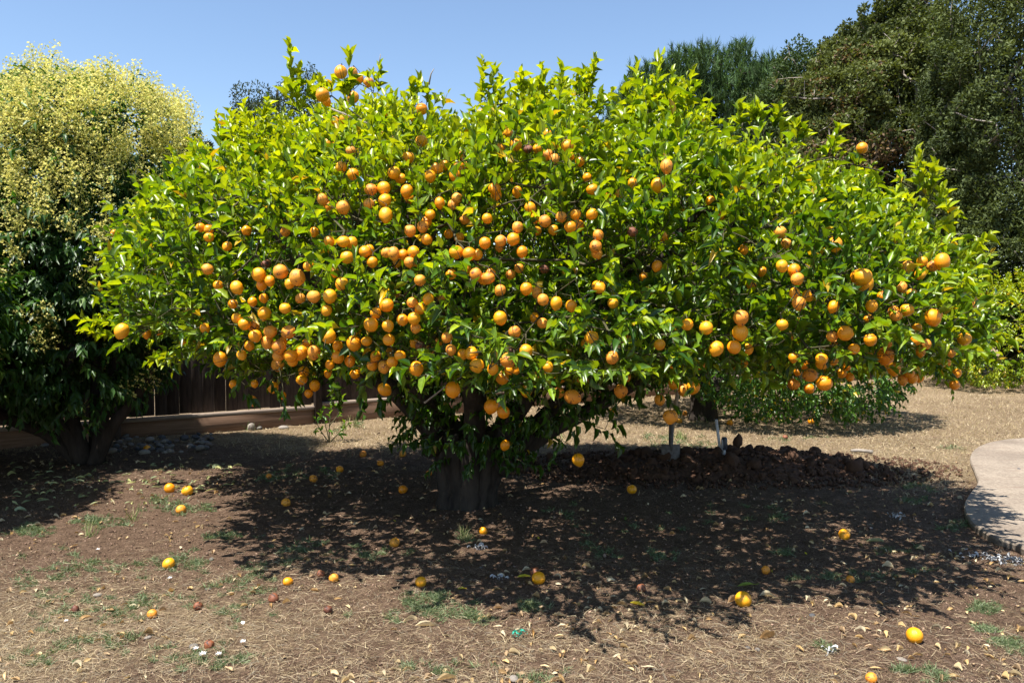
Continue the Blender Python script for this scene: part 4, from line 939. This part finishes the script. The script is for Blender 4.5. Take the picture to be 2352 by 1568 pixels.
# grey stake with a dark casing
k0, k1 = at(1645, 965, 7.6), at(1655, 1040, 7.6)
kt = empty('stake', k1, 'pale grey metal stake with a dark casing clipped on, standing in dug earth', 'stake')
dv = k0-k1; V, F = box(0, 0, dv.length/2-.04, .026, .010, dv.length+.1, .003); o = link('rod', npmesh('rod', V, F, M['galv']), kt); o.rotation_euler = (0, math.atan2(dv.x, dv.z), 0)
V, F = box(0, 0, 0, .050, .045, .125, .012); o = link('casing', npmesh('casing', V, F, M['darkplastic']), kt); o.location = (.033, -.01, .095)
V, F = box(0, 0, 0, .006, .047, .10, .002); o = link('casing_edge', npmesh('casing_edge', V, F, M['galv']), kt); o.location = (.008, -.012, .085)
V, F = box(0, 0, 0, .026, .02, .09, .004); o = link('casing_foot', npmesh('casing_foot', V, F, M['galv']), kt); o.location = (.032, -.005, .0)
for j, (zz_, w_) in enumerate([(.115, .012), (.10, .009), (.085, .013), (.068, .010)]):
    V, F = box(0, 0, 0, .0025, .002, w_, .0); o = link('marking', npmesh('marking', V, F, M['white']), kt); o.location = (.012, -.0365, zz_)

# ------------------------------------------------------------------ fallen fruit: each one a thing with its own label
GF = [(390, 1121, 28, 'o', 'bright orange lemon on the ground, larger of the pair below the river stones'), (431, 1127, 25, 'y', 'dull yellow lemon half in shade right beside the bright orange fallen lemon'),
 (416, 1167, 24, 'h', 'wrinkled yellow lemon with red blotches lying in a small green weed patch'), (338, 1031, 16, 'y', 'yellow lemon lying among the river stones in deep shade'),
 (781, 1079, 18, 'o', 'orange lemon in the shade left of the trunk, below the sapling'), (874, 1063, 16, 'o', 'small orange lemon on the shaded ground nearest the left of the trunk beneath the tree'),
 (834, 1043, 18, 'h', 'browned lemon at the back edge of the shade behind the small orange one'), (618, 1093, 14, 'h', 'small rusty lemon in a sun fleck among low weeds'),
 (720, 1101, 20, 'h', 'pale rusty lemon half sunk in the shaded soil'), (925, 1125, 21, 'o', 'orange lemon in full shade a step in front of the trunk on its left'),
 (985, 1089, 14, 'o', 'tiny orange lemon touching the left foot of the trunk'), (657, 1153, 22, 'h', 'pinkish brown faded lemon on leafy litter at the shade edge'),
 (906, 1245, 26, 'h', 'split orange lemon with a dark crack lying among dry leaves under the tree'), (1110, 1221, 20, 'o', 'orange lemon half hidden by a green weed tuft in front of the trunk'),
 (388, 1294, 27, 'y', 'yellow lemon with a brown dent lying in the sun on a curled leaf'), (1237, 1335, 31, 'y', 'round glossy yellow orange lemon at the front edge of the tree shade'),
 (1228, 1317, 24, 'r', 'brown rotten lemon touching the back of the glossy round lemon'), (967, 1343, 26, 'y', 'yellow lemon with a red end at the front edge of the shade'),
 (767, 1331, 23, 'h', 'orange brown lemon fully shaded between two others at the front shade edge'), (661, 1341, 21, 'o', 'bright orange lemon at the left tip of the tree shade'),
 (737, 1322, 14, 'r', 'little dark brown lemon in the shade above the orange brown one'), (629, 1378, 25, 'r', 'burst black and red rotten lemon on the sunlit grass at the shade tip'),
 (753, 1404, 20, 'r', 'reddish rotten lemon just outside the front edge of the shade'), (350, 1412, 23, 'h', 'tan leathery lemon alone in the sunlit grass'),
 (173, 1399, 23, 'r', 'dark red shrivelled lemon in the sparse grass farthest from the tree'), (455, 1394, 16, 'r', 'crumpled rusty peel of a lemon among straw'),
 (480, 1482, 25, 'r', 'brown pitted lemon beside white flower heads in the front grass'), (1473, 1350, 22, 'r', 'shrunken dark red lemon on bare soil in the gap of the shade'),
 (1451, 1125, 23, 'y', 'yellow lemon in front of the dug earth heap'), (1707, 1376, 39, 'y', 'largest plump yellow lemon in the sun with a dry leaf on each side'),
 (1759, 1308, 22, 'h', 'orange lemon with a dark side in the shade behind the plump yellow one'), (1939, 1227, 26, 'y', 'yellow lemon alone in deep shade near the path'),
 (2100, 1467, 39, 'y', 'pale yellow lemon with a curved brown scar on open soil below the path'), (1953, 1331, 20, 'h', 'torn pale orange lemon peel at the sunny edge near dry leaves'),
 (2001, 1663, 28, 'h', 'rusty lemon cut by the bottom edge of the picture'), (1803, 1005, 13, 'r', 'small red brown lemon on the dry lawn past the dug earth'),
 (1863, 969, 16, 'o', 'small orange lemon at the shade edge under the rear citrus tree'), (1677, 971, 15, 'o', 'small orange lemon beside the thin stem near the grey stake'), (1405, 944, 14, 'o', 'orange lemon on dry grass seen under the hanging twigs'),
 (1185, 972, 13, 'o', 'orange lemon on dry grass seen between the trunk forks'), (1573, 950, 13, 'h', 'dark orange lemon deep in the shade right of the spade shaft'), (1560, 967, 14, 'o', 'orange lemon at the shade edge touching the line of the spade shaft'),
 (925, 1040, 18, 'h', 'flattened orange peel on the shaded ground beside the trunk'), (1249, 1093, 12, 'r', 'tiny red lemon in the dark right of the trunk')]
for gi, (a, b, dm, k, lab) in enumerate(GF):
    if b > 1568: a, b = 2001, 1560; a = 2001
    p = gnd(a, b+dm*.30); dep = p.y; r = dm/2/FOC*dep; o = link('lemon', LM[k][gi % 4]); flat = .82 if k in 'rh' else .95
    r = min(max(r, .024), .046)
    o.scale = (r, r*.97, r*flat); o.location = (p.x, p.y, float(gzs(p.x, p.y)[0])+r*.76*flat); o.rotation_euler = (1.35+.4*math.sin(gi*3), .5*math.cos(gi*5), gi*1.9+.4)
    tag(o, lab, 'lemon', 'lemons fallen on the ground')

# ------------------------------------------------------------------ ground litter
rl = np.random.default_rng(77)
def vis_gnd(n, ylo, yhi, xlo=-60, xhi=2412):
    """Random ground places spread evenly over what the camera sees of the yard."""
    x = rl.uniform(xlo, xhi, n); y = rl.uniform(ylo, yhi, n)
    cx, cy = (x-1176)/FOC, -(y-784)/FOC; dy = math.cos(PITCH)+cy*math.sin(PITCH); dz = -math.sin(PITCH)+cy*math.cos(PITCH); t = -CAM_H/dz
    return np.c_[cx*t, dy*t]
def yard_gnd(n, y0, y1, x0=-5.5, x1=6.5, p=1.4):
    """Places over the yard, thinning with distance."""
    u = rl.random(n); Y = (y0**(1-p)+(y1**(1-p)-y0**(1-p))*u)**(1/(1-p)); return np.c_[rl.uniform(x0, x1, n)*np.clip(Y/6.5, .45, 1.6), Y]
def onpath(x, y): return (x > 4.0) & (x > 3.95+.0*y) & (y > 5.2) & (y < 9.6)
def offp(P): return off_path(P)
def front_of_fence(P): return P[((P-FENCE0)@FNRM) > .06]
# crumbs of soil and grit
P = offp(np.concatenate([yard_gnd(24000, 2.6, 7.5), yard_gnd(3000, 7, 10)])); n = len(P); s_ = rl.uniform(.0018, .0068, n)*np.clip(P[:, 1]/4, .8, 1.5); s_ = np.where(rl.random(n) < .03, s_*1.9, s_)
OV = np.array([(1, 0, 0), (-1, 0, 0), (0, 1, 0), (0, -1, 0), (0, 0, 1), (0, 0, -1)], float)*np.array([1, .8, .7]); OF = np.array([(0, 2, 4), (2, 1, 4), (1, 3, 4), (3, 0, 4), (2, 0, 5), (1, 2, 5), (3, 1, 5), (0, 3, 5)])
cs = np.array([(.09, .055, .038), (.16, .10, .07), (.30, .20, .14), (.13, .085, .06)])[rl.integers(0, 4, n)]*rl.uniform(.7, 1.3, (n, 1))
V, F, C = scatter(OV, OF, np.c_[P, gz(P[:, 0], P[:, 1])+s_*.4], unit(rl.normal(0, 1, (n, 3))), unit(rl.normal(0, 1, (n, 3))), s_, s_*rl.uniform(.8, 1.6, n), cs)
o = link('soil_crumbs', npmesh('soil_crumbs', V, F, M['crumb'], C)); tag(o, 'loose crumbs and grit scattered over the brown soil', 'soil', None, 'stuff')
# straw strands, lying
def strand_tpl(k=3, curve=.12, w=1):
    tv = []
    for i in range(k):
        t = i/(k-1); c_ = curve*math.sin(math.pi*t); tv += [(-.5*(1-t*.7)+c_*26, t, .04*math.sin(math.pi*t)), (.5*(1-t*.7)+c_*26, t, .04*math.sin(math.pi*t))]
    tf = []
    for i in range(k-1): a = 2*i; tf += [(a, a+1, a+3), (a, a+3, a+2)]
    return np.array(tv, float), np.array(tf)
def strands(P, Lr, Wr, cols, lift, rise=.12, curves=(.0, .03, -.06, .16), up=None):
    n = len(P); th = rl.uniform(0, 6.283, n); D = np.c_[np.cos(th), np.sin(th), rl.normal(0, rise, n)] if up is None else up
    D = unit(D); N_ = unit(np.c_[rl.normal(0, .4, (n, 2)), np.ones(n)]) if up is None else unit(np.c_[np.cos(th), np.sin(th), rl.normal(0, .2, n)])
    L = rl.uniform(*Lr, n); Wd = rl.uniform(*Wr, n)*np.clip(P[:, 1]/4.5, 1, 2.2); c = np.array(cols)[rl.integers(0, len(cols), n)]*rl.uniform(.7, 1.25, (n, 1)); parts = []
    pz = gz(P[:, 0], P[:, 1])+lift; tid = rl.integers(0, len(curves), n)
    for k, cv in enumerate(curves):
        q = np.nonzero(tid == k)[0]; tv, tf = strand_tpl(3, cv); parts.append(scatter(tv, tf, np.c_[P[q], pz[q]], D[q], N_[q], L[q], Wd[q], c[q]))
    return join(parts)
STR = [(.42, .33, .20), (.55, .45, .30), (.32, .24, .14), (.45, .35, .24), (.22, .16, .10), (.30, .27, .21)]
Pc = offp(yard_gnd(190000, 2.5, 9.5)); sm = straw_mask(Pc[:, 0], Pc[:, 1]); cl = fbm(P3(Pc[:, 0]*2.2, Pc[:, 1]*2.2), 3, 71)
under = np.clip((Pc[:, 1]-4.4)/1.0, 0, 1)*np.clip((8.6-Pc[:, 1])/1, 0, 1)
keep = rl.random(len(Pc)) < np.clip(.16+.95*sm+.65*np.clip(cl, 0, 1)-.24*under, .03, 1); Pc = front_of_fence(Pc[keep])
V1 = strands(Pc, (.015, .085), (.0010, .0021), STR, .009)
Pd = front_of_fence(yard_gnd(130000, 6.6, 17, -5, 7, 1.1)); Pd = off_path(Pd); sm = straw_mask(Pd[:, 0], Pd[:, 1]); Pd = Pd[rl.random(len(Pd)) < sm*.8]
upd = unit(np.c_[rl.normal(0, .8, (len(Pd), 2)), np.ones(len(Pd))*.75]); V2 = strands(Pd, (.02, .055), (.0022, .004), STR[:4], 0, up=upd)
V, F, C = join([V1, V2]); o = link('dry_grass', npmesh('dry_grass', V, F, M['blade'], C)); tag(o, 'pale dry grass stubble and straw strewn over the yard', 'dry grass', None, 'stuff')
# green weeds in patches
patches = [(70, 1215, 45, 12, 400), (230, 1195, 60, 16, 500), (250, 1300, 120, 20, 350), (160, 1370, 100, 25, 300), (420, 1290, 70, 25, 500), (130, 1300, 100, 30, 220), (330, 1385, 60, 20, 300), (230, 1410, 120, 25, 300), (980, 1405, 85, 26, 800), (1080, 1418, 35, 14, 350), (1005, 1380, 30, 10, 300), (560, 1340, 60, 25, 350), (520, 1400, 90, 40, 350),
 (390, 1155, 60, 16, 350), (455, 1165, 40, 12, 220), (520, 1230, 60, 14, 240), (690, 1260, 60, 20, 300), (260, 1470, 120, 30, 350), (480, 1520, 90, 30, 450), (1230, 1395, 40, 14, 250), (1520, 1270, 60, 14, 160), (1910, 1330, 140, 14, 350), (2260, 1395, 28, 9, 300), (2270, 1447, 22, 8, 220), (2320, 1480, 34, 14, 420), (1900, 1490, 20, 10, 120),
 (2080, 1545, 60, 8, 200), (2150, 1562, 25, 6, 160), (1070, 1235, 12, 18, 160), (1380, 1265, 40, 16, 140), (1800, 1270, 25, 8, 120), (1000, 1540, 90, 18, 260), (1230, 1560, 50, 12, 160), (2100, 1120, 40, 12, 160), (2180, 1205, 40, 12, 160), (2090, 1150, 35, 10, 140), (1585, 1020, 60, 14, 420), (1520, 1005, 40, 8, 130), (1830, 1010, 60, 8, 160), (1620, 960, 40, 8, 160),
 (820, 975, 25, 8, 90), (780, 990, 20, 6, 60), (600, 1300, 40, 12, 130), (700, 1085, 90, 14, 220), (620, 1100, 60, 10, 160), (1960, 1075, 30, 8, 120), (2170, 1030, 60, 10, 90), (100, 1500, 90, 40, 220), (60, 1330, 60, 30, 160), (850, 1270, 80, 20, 260), (1290, 1180, 90, 20, 80), (1750, 1180, 150, 25, 200), (1450, 1210, 120, 20, 120), (2050, 1260, 80, 15, 100)]
gp = []
for a, b, ra, rb, n in patches:
    m = int(n*1.9); nc_ = max(3, m//28); cc_ = rl.normal(0, .55, (nc_, 2)); ki = rl.integers(0, nc_, m); xs = a+ra*cc_[ki, 0]+rl.normal(0, 6, m); ys = b+rb*cc_[ki, 1]+rl.normal(0, 2.2, m); gp += [gnd(q, w)[:2] for q, w in zip(xs, ys)]
gp = np.array(gp); n = len(gp); up = unit(np.c_[rl.normal(0, 1.0, (n, 2)), rl.uniform(.25, .9, n)])
V1 = strands(gp, (.015, .042), (.0026, .0052), [(.12, .16, .07), (.17, .22, .11), (.22, .26, .15), (.08, .12, .05)], .002, up=up, curves=(0, .05, -.05))
tf_ = [(790, 985, 30, 14), (815, 975, 20, 18), (1070, 1240, 50, 22), (1620, 962, 60, 10), (1290, 1005, 10, 10), (580, 985, 20, 10), (1560, 1010, 60, 10), (120, 1005, 70, 10), (205, 1230, 30, 12), (300, 1190, 30, 12)]
gp = np.array([gnd(a+rl.normal(0, 7), b+rl.normal(0, 3))[:2] for a, b, n, _ in tf_ for _k in range(n)]); up = unit(np.c_[rl.normal(0, .4, (len(gp), 2)), np.ones(len(gp))])
V2 = strands(gp, (.06, .14), (.003, .005), [(.2, .24, .09), (.12, .18, .06), (.35, .32, .16)], 0, up=up)
V, F, C = join([V1, V2]); o = link('weeds', npmesh('weeds', V, F, M['blade'], C)); tag(o, 'low green weeds and sprouting grass in scattered patches', 'weeds', None, 'stuff')

# dry leaves: the 240 that show largest are things, the small rest one litter
def dry_tpl(seed, bend=.25, fold=.6, curl=.3):
    r = np.random.default_rng(seed); rows = 6; V = []; F = []
    for i in range(rows):
        t = i/(rows-1); w = .5*math.sin(math.pi*(.02+.96*t)**.85)**1.25*(1+r.normal(0, .10)); zc = bend*4*t*(1-t)*(1 if seed % 2 else -.5)+(.1 if seed % 2 == 0 else 0)+r.normal(0, .02)
        for u in (-1, -.5, 0, .5, 1):
            V.append((u*w*(1-.25*abs(u)*curl*2)+.22*math.sin(t*2.6+seed)*curl*2, t+.03*u*curl, zc+fold*w*abs(u)**1.4+r.normal(0, .012)+curl*.3*u*t))
    for i in range(rows-1):
        for j in range(4): a = i*5+j; F += [(a, a+1, a+6), (a, a+6, a+5)]
    return np.array(V), np.array(F)
DT = [dry_tpl(0, .02, .5, .2), dry_tpl(1, .07, .8, .5), dry_tpl(2, .02, .25, .1), dry_tpl(3, .06, .5, .7), dry_tpl(5, .04, 1.1, .3), dry_tpl(4, .03, .35, .4)]
TAN = [(.52, .36, .17), (.60, .46, .26), (.40, .25, .11), (.62, .52, .35), (.46, .32, .19)]
DM = {}
def dleaf(kind, x, y, L, th=None, label=None, group=None, ti=None, tiltx=0):
    ti = int(rl.integers(0, 6)) if ti is None else ti; ci = int(rl.integers(0, 5)); key = (kind, ti, ci)
    if key not in DM:
        c = {'tan': TAN[ci], 'green': (.13+.03*ci, .24+.02*ci, .05), 'yellow': (.55, .46+.02*ci, .07), 'pale': (.30+.04*ci, .34+.03*ci, .20), 'white': (.75, .75, .72)}[kind]
        tv, tf = DT[ti]; cc = np.tile(c, (len(tv), 1))*(1+.25*fbm(tv*5+ci, 2, ti))[:, None]; DM[key] = npmesh('fallen_leaf', tv, tf, M['dry'] if kind in ('tan', 'white', 'pale') else M['leaf'], cc)
    o = link('fallen_leaf', DM[key]); th = rl.uniform(0, 6.28) if th is None else th
    o.location = (x, y, float(gzs(x, y)[0])+.006); o.scale = (L*rl.uniform(.22, .42), L, L*rl.uniform(.5, 1.0)); o.rotation_euler = (rl.normal(0, .12)+tiltx, rl.normal(0, .15), th); return tag(o, label, 'leaf', group)
named = [('green', 1693, 1348, .125, -1.5, 'large green leaf lying in the sun right behind the plump yellow lemon', 2), ('tan', 1672, 1384, .09, -1.0, 'straight curled straw coloured leaf touching the left of the plump yellow lemon', 4), ('tan', 1745, 1371, .085, -1.6, 'pale rolled leaf poking out behind the plump yellow lemon', 4),
 ('pale', 1993, 1245, .11, -1.5, 'pale green curved leaf lying below the lone shaded lemon near the path', 0), ('tan', 955, 1440, .115, -1.55, 'long curled tan leaf like a boat in front of the weed patch', 1), ('tan', 925, 1432, .075, -1.2, 'twisted tan leaf joined to the left of the long curled boat shaped leaf', 3),
 ('yellow', 1447, 1388, .075, -1.7, 'lime yellow leaf on bare soil by the forked shade', 0), ('tan', 1480, 1387, .075, -1.57, 'smooth straw yellow oval leaf on bare soil below the dark red lemon', 2), ('tan', 1004, 1582-20, .08, -1.4, 'wavy tan leaf near the lower middle border of the picture', 1),
 ('yellow', 1258, 1335, .075, -1.57, 'bright lime leaf just left of the glossy round lemon', 0), ('tan', 1745, 1470, .12, -1.0, 'long stick like curled leaf lying on bare soil left of the scarred lemon', 4), ('white', 560, 1450-10, .05, .5, 'small whitish leaf piece among green weeds and straw', 2)]
for kd, a, b, L, th, lab, ti in named:
    if a == 1258: a = 1188
    p = gnd(a, b); dleaf(kd, p.x, p.y, L, th, lab, 'leaves fallen on the ground', ti)
cand = offp(yard_gnd(900, 2.9, 6.5, -4, 4.6, 1.6)); cl = fbm(P3(cand[:, 0]*1.6, cand[:, 1]*1.6), 2, 91)
cand = cand[rl.random(len(cand)) < np.clip(.3+.9*cl+.30*((cand[:, 0] > -1) & (cand[:, 1] < 5.2)), .05, 1)][:215]
for i, (x, y) in enumerate(cand):
    u = rl.random(); shade = 4.3 < y < 7 and x > -1.6
    kd = 'tan' if u < .85 or not shade else ('yellow' if u < .94 else 'green')
    shp = ['flat pointed', 'lightly arched', 'thin flat', 'twisted', 'folded', 'wavy'] ; ti_ = int(rl.integers(0, 6)); plc = 'in the tree shade' if shade else ('on the sunny soil towards the path side' if x > 1 else ('on sunny soil below the middle of the tree' if x > -1 else 'in the sunny straw and weeds'))
    lab = {'tan': shp[ti_]+' dry tan leaf '+plc, 'yellow': 'yellow fallen citrus leaf in the tree shade', 'green': 'green fallen citrus leaf in the tree shade'}[kd]
    dleaf(kd, x, y, rl.uniform(.03, .068), None, lab, {'tan': 'dry tan leaves fallen on the soil', 'yellow': 'yellow citrus leaves fallen in the shade', 'green': 'green citrus leaves fallen in the shade'}[kd], ti_)
for i in range(150):
    a, b = 20+rl.random()*520, 1062+rl.random()*115
    if b > 1175-(a*.05): b = 1110
    p = gnd(a, b); L_ = rl.uniform(.045, .095); ti_ = (0, 2, 5, 3)[int(rl.integers(0, 4))]; dleaf('pale', p.x, p.y, L_, None, ('large ' if L_ > .07 else 'small ')+['flat', 'arched', 'thin', 'twisted', 'folded', 'wavy'][ti_]+' pale green privet leaf '+('by the privet stems' if a < 260 else 'near the pair of fallen lemons'), 'pale privet leaves fallen under the privet', ti_)
P = front_of_fence(offp(np.concatenate([yard_gnd(2600, 2.8, 8, -5, 5.5), yard_gnd(500, 6.5, 8.5, -5.5, -1)]))); n = len(P); cl = fbm(P3(P[:, 0]*1.6, P[:, 1]*1.6), 2, 91); P = P[rl.random(n) < np.clip(.4+cl, .08, 1)]; n = len(P)
th = rl.uniform(0, 6.28, n); D = unit(np.c_[np.cos(th), np.sin(th), rl.normal(0, .15, n)]); N_ = unit(np.c_[rl.normal(0, .35, (n, 2)), np.ones(n)]); L = rl.uniform(.02, .05, n); cc = np.array(TAN)[rl.integers(0, 5, n)]*rl.uniform(.6, 1.1, (n, 1)); tid = rl.integers(0, 6, n); parts = []
for k in range(6): q = np.nonzero(tid == k)[0]; parts.append(scatter(DT[k][0], DT[k][1], np.c_[P[q], gz(P[q, 0], P[q, 1])+.006], D[q], N_[q], L[q], L[q]*.5, cc[q]))
V, F, C = join(parts); o = link('leaf_litter', npmesh('leaf_litter', V, F, M['dry'], C)); tag(o, 'small bits of dry leaf scattered over the soil', 'leaf litter', None, 'stuff')

# white flower heads, pebbles, debris
def flower(a, b, s, lab, mat='white'):
    p = gnd(a, b); o = empty('daisy', (p.x, p.y, float(gzs(p.x, p.y)[0])), lab, 'flower', 'small white flowers in the front grass')
    V, F = tube([(0, 0, 0), (0, 0, s*.9)], [s*.06, s*.05], 5); link('stem', npmesh('stem', V, F, M['twig']), o)
    tv, tf = leaf_tpl(.1, -.3, 3); me = npmesh('petal', tv, tf, M['white'])
    for k in range(11): q = link('petal', me, o); q.location = (0, 0, s*.9); q.scale = (s*.32, s*.8, s*.8); q.rotation_euler = (.25+.3*(k % 2), 0, k*2*math.pi/11)
    q = link('flower_centre', npmesh('flower_centre', IV*s*.2, IF, M['lemon_y']), o); q.location = (0, 0, s)
for a, b, s, lab in [(466, 1519, .028, 'white flower head low in the front grass, lowest of the cluster'), (502, 1516, .024, 'white flower head just right of the lowest white flower'), (450, 1502, .022, 'faint lilac white flower head above the lowest white flower'), (558, 1487, .024, 'white flower head in the weeds right of the brown pitted lemon'), (390, 1337, .022, 'bright white flower between the dented lemon and the tan one'), (225, 1270, .020, 'small white flower in the grass farthest from the tree'), (152, 1436, .018, 'small lilac white flower below the dark red shrivelled lemon')]: flower(a, b, s, lab)
for i, (a, b, s, k, lab) in enumerate([(486, 1285, .022, 0, 'grey flat pebble in the weeds beyond the dented lemon'), (478, 1354, .022, 0, 'pale grey pebble in the sunny weeds'), (225, 1368, .028, 3, 'brownish stone near the white curled leaf in the grass'), (870, 1355, .026, 1, 'grey pebble in the front shade'), (1104, 1306, .028, 0, 'blue grey round pebble in the shade among dry leaves'), (2000, 1463-250, .02, 2, 'dark pebble in the shade near the path'),
 (1718, 1488, .018, 2, 'dark grey small pebble beside a white one on the soil'), (1740, 1492, .016, 1, 'white small pebble on the soil below the dry leaves'), (1865, 1414, .022, 2, 'dark bluish pebble below the plump yellow lemon'), (445, 1485, .026, 1, 'pinkish grey pebble left of the brown pitted lemon'), (1180, 1560, .028, 3, 'reddish brown pebble near the lower border'), (2070, 1518, .03, 3, 'rusty flat pebble beside a green sprig on the soil'), (2340, 1085, .02, 2, 'black pebble lying on the concrete path'), (340, 1465, .02, 3, 'rust coloured pebble in the straw'), (1870, 1050, .025, 2, 'dark little clod on the dry lawn by the earth heap')]):
    p = gnd(a, b); s *= .72; put_stone((p.x, p.y, .03 if 'path' in lab and 'near' not in lab else 0), s*1.2, s, s*.6, k, lab, 'pebbles scattered on the soil')
# pale stick on the lawn
a, b = gnd(1955, 1041), gnd(2004, 1044); V, F = tube(smooth_path([a+Vector((0, 0, .03)), (a+b)/2+Vector((0, .05, .03)), b+Vector((0, 0, .03))], 8), np.linspace(.016, .02, 8), 8)
tag(link('stick', npmesh('stick', V, F, M['greytwig'], None, True)), 'short bent pale stick lying on the dry lawn beyond the earth heap', 'stick')
# crumpled fibrous scraps
def scrap(a, b, w, h, lab, mat, n=60, name='paper_scrap'):
    p = gnd(a, b); r = np.random.default_rng(int(a)); xs = r.normal(0, w*.35, (n, 1)); ys = r.normal(0, h*.35, (n, 1))-xs*.35*(1 if w > .2 else 0)
    pos = np.c_[p.x+xs, p.y+ys, .012+r.uniform(0, .02, (n, 1))]
    V, F, C = scatter(*DT[3], pos, unit(r.normal(0, 1, (n, 3))*np.array([1, 1, .3])), unit(np.c_[r.normal(0, .6, (n, 2)), np.ones(n)]), r.uniform(.01, .035, n), r.uniform(.003, .012, n), np.ones((n, 3)))
    tag(link(name, npmesh(name, V, F, mat)), lab, 'scrap', 'fibrous scraps on the ground')
scrap(2312, 1292, .30, .16, 'large patch of shredded pale grey fibre on the soil below the path', M['paper'], 170)
scrap(2055, 1190, .08, .05, 'small wad of pale torn fibre in the shade near the path', M['paper'], 30)
scrap(1190, 1463, .05, .03, 'little teal green wisp of fibre on the sunny soil', M['teal'], 22)
scrap(1150, 1335, .05, .035, 'pale bluish fluff in the shade left of the glossy round lemon', M['paper'], 16)
scrap(1100, 1262, .10, .05, 'scatter of white flakes in the shade in front of the trunk', M['paper'], 26)
scrap(1905, 1372-100+230, .05, .04, 'small feathery white wisp on the straw left of the scarred lemon', M['paper'], 12)
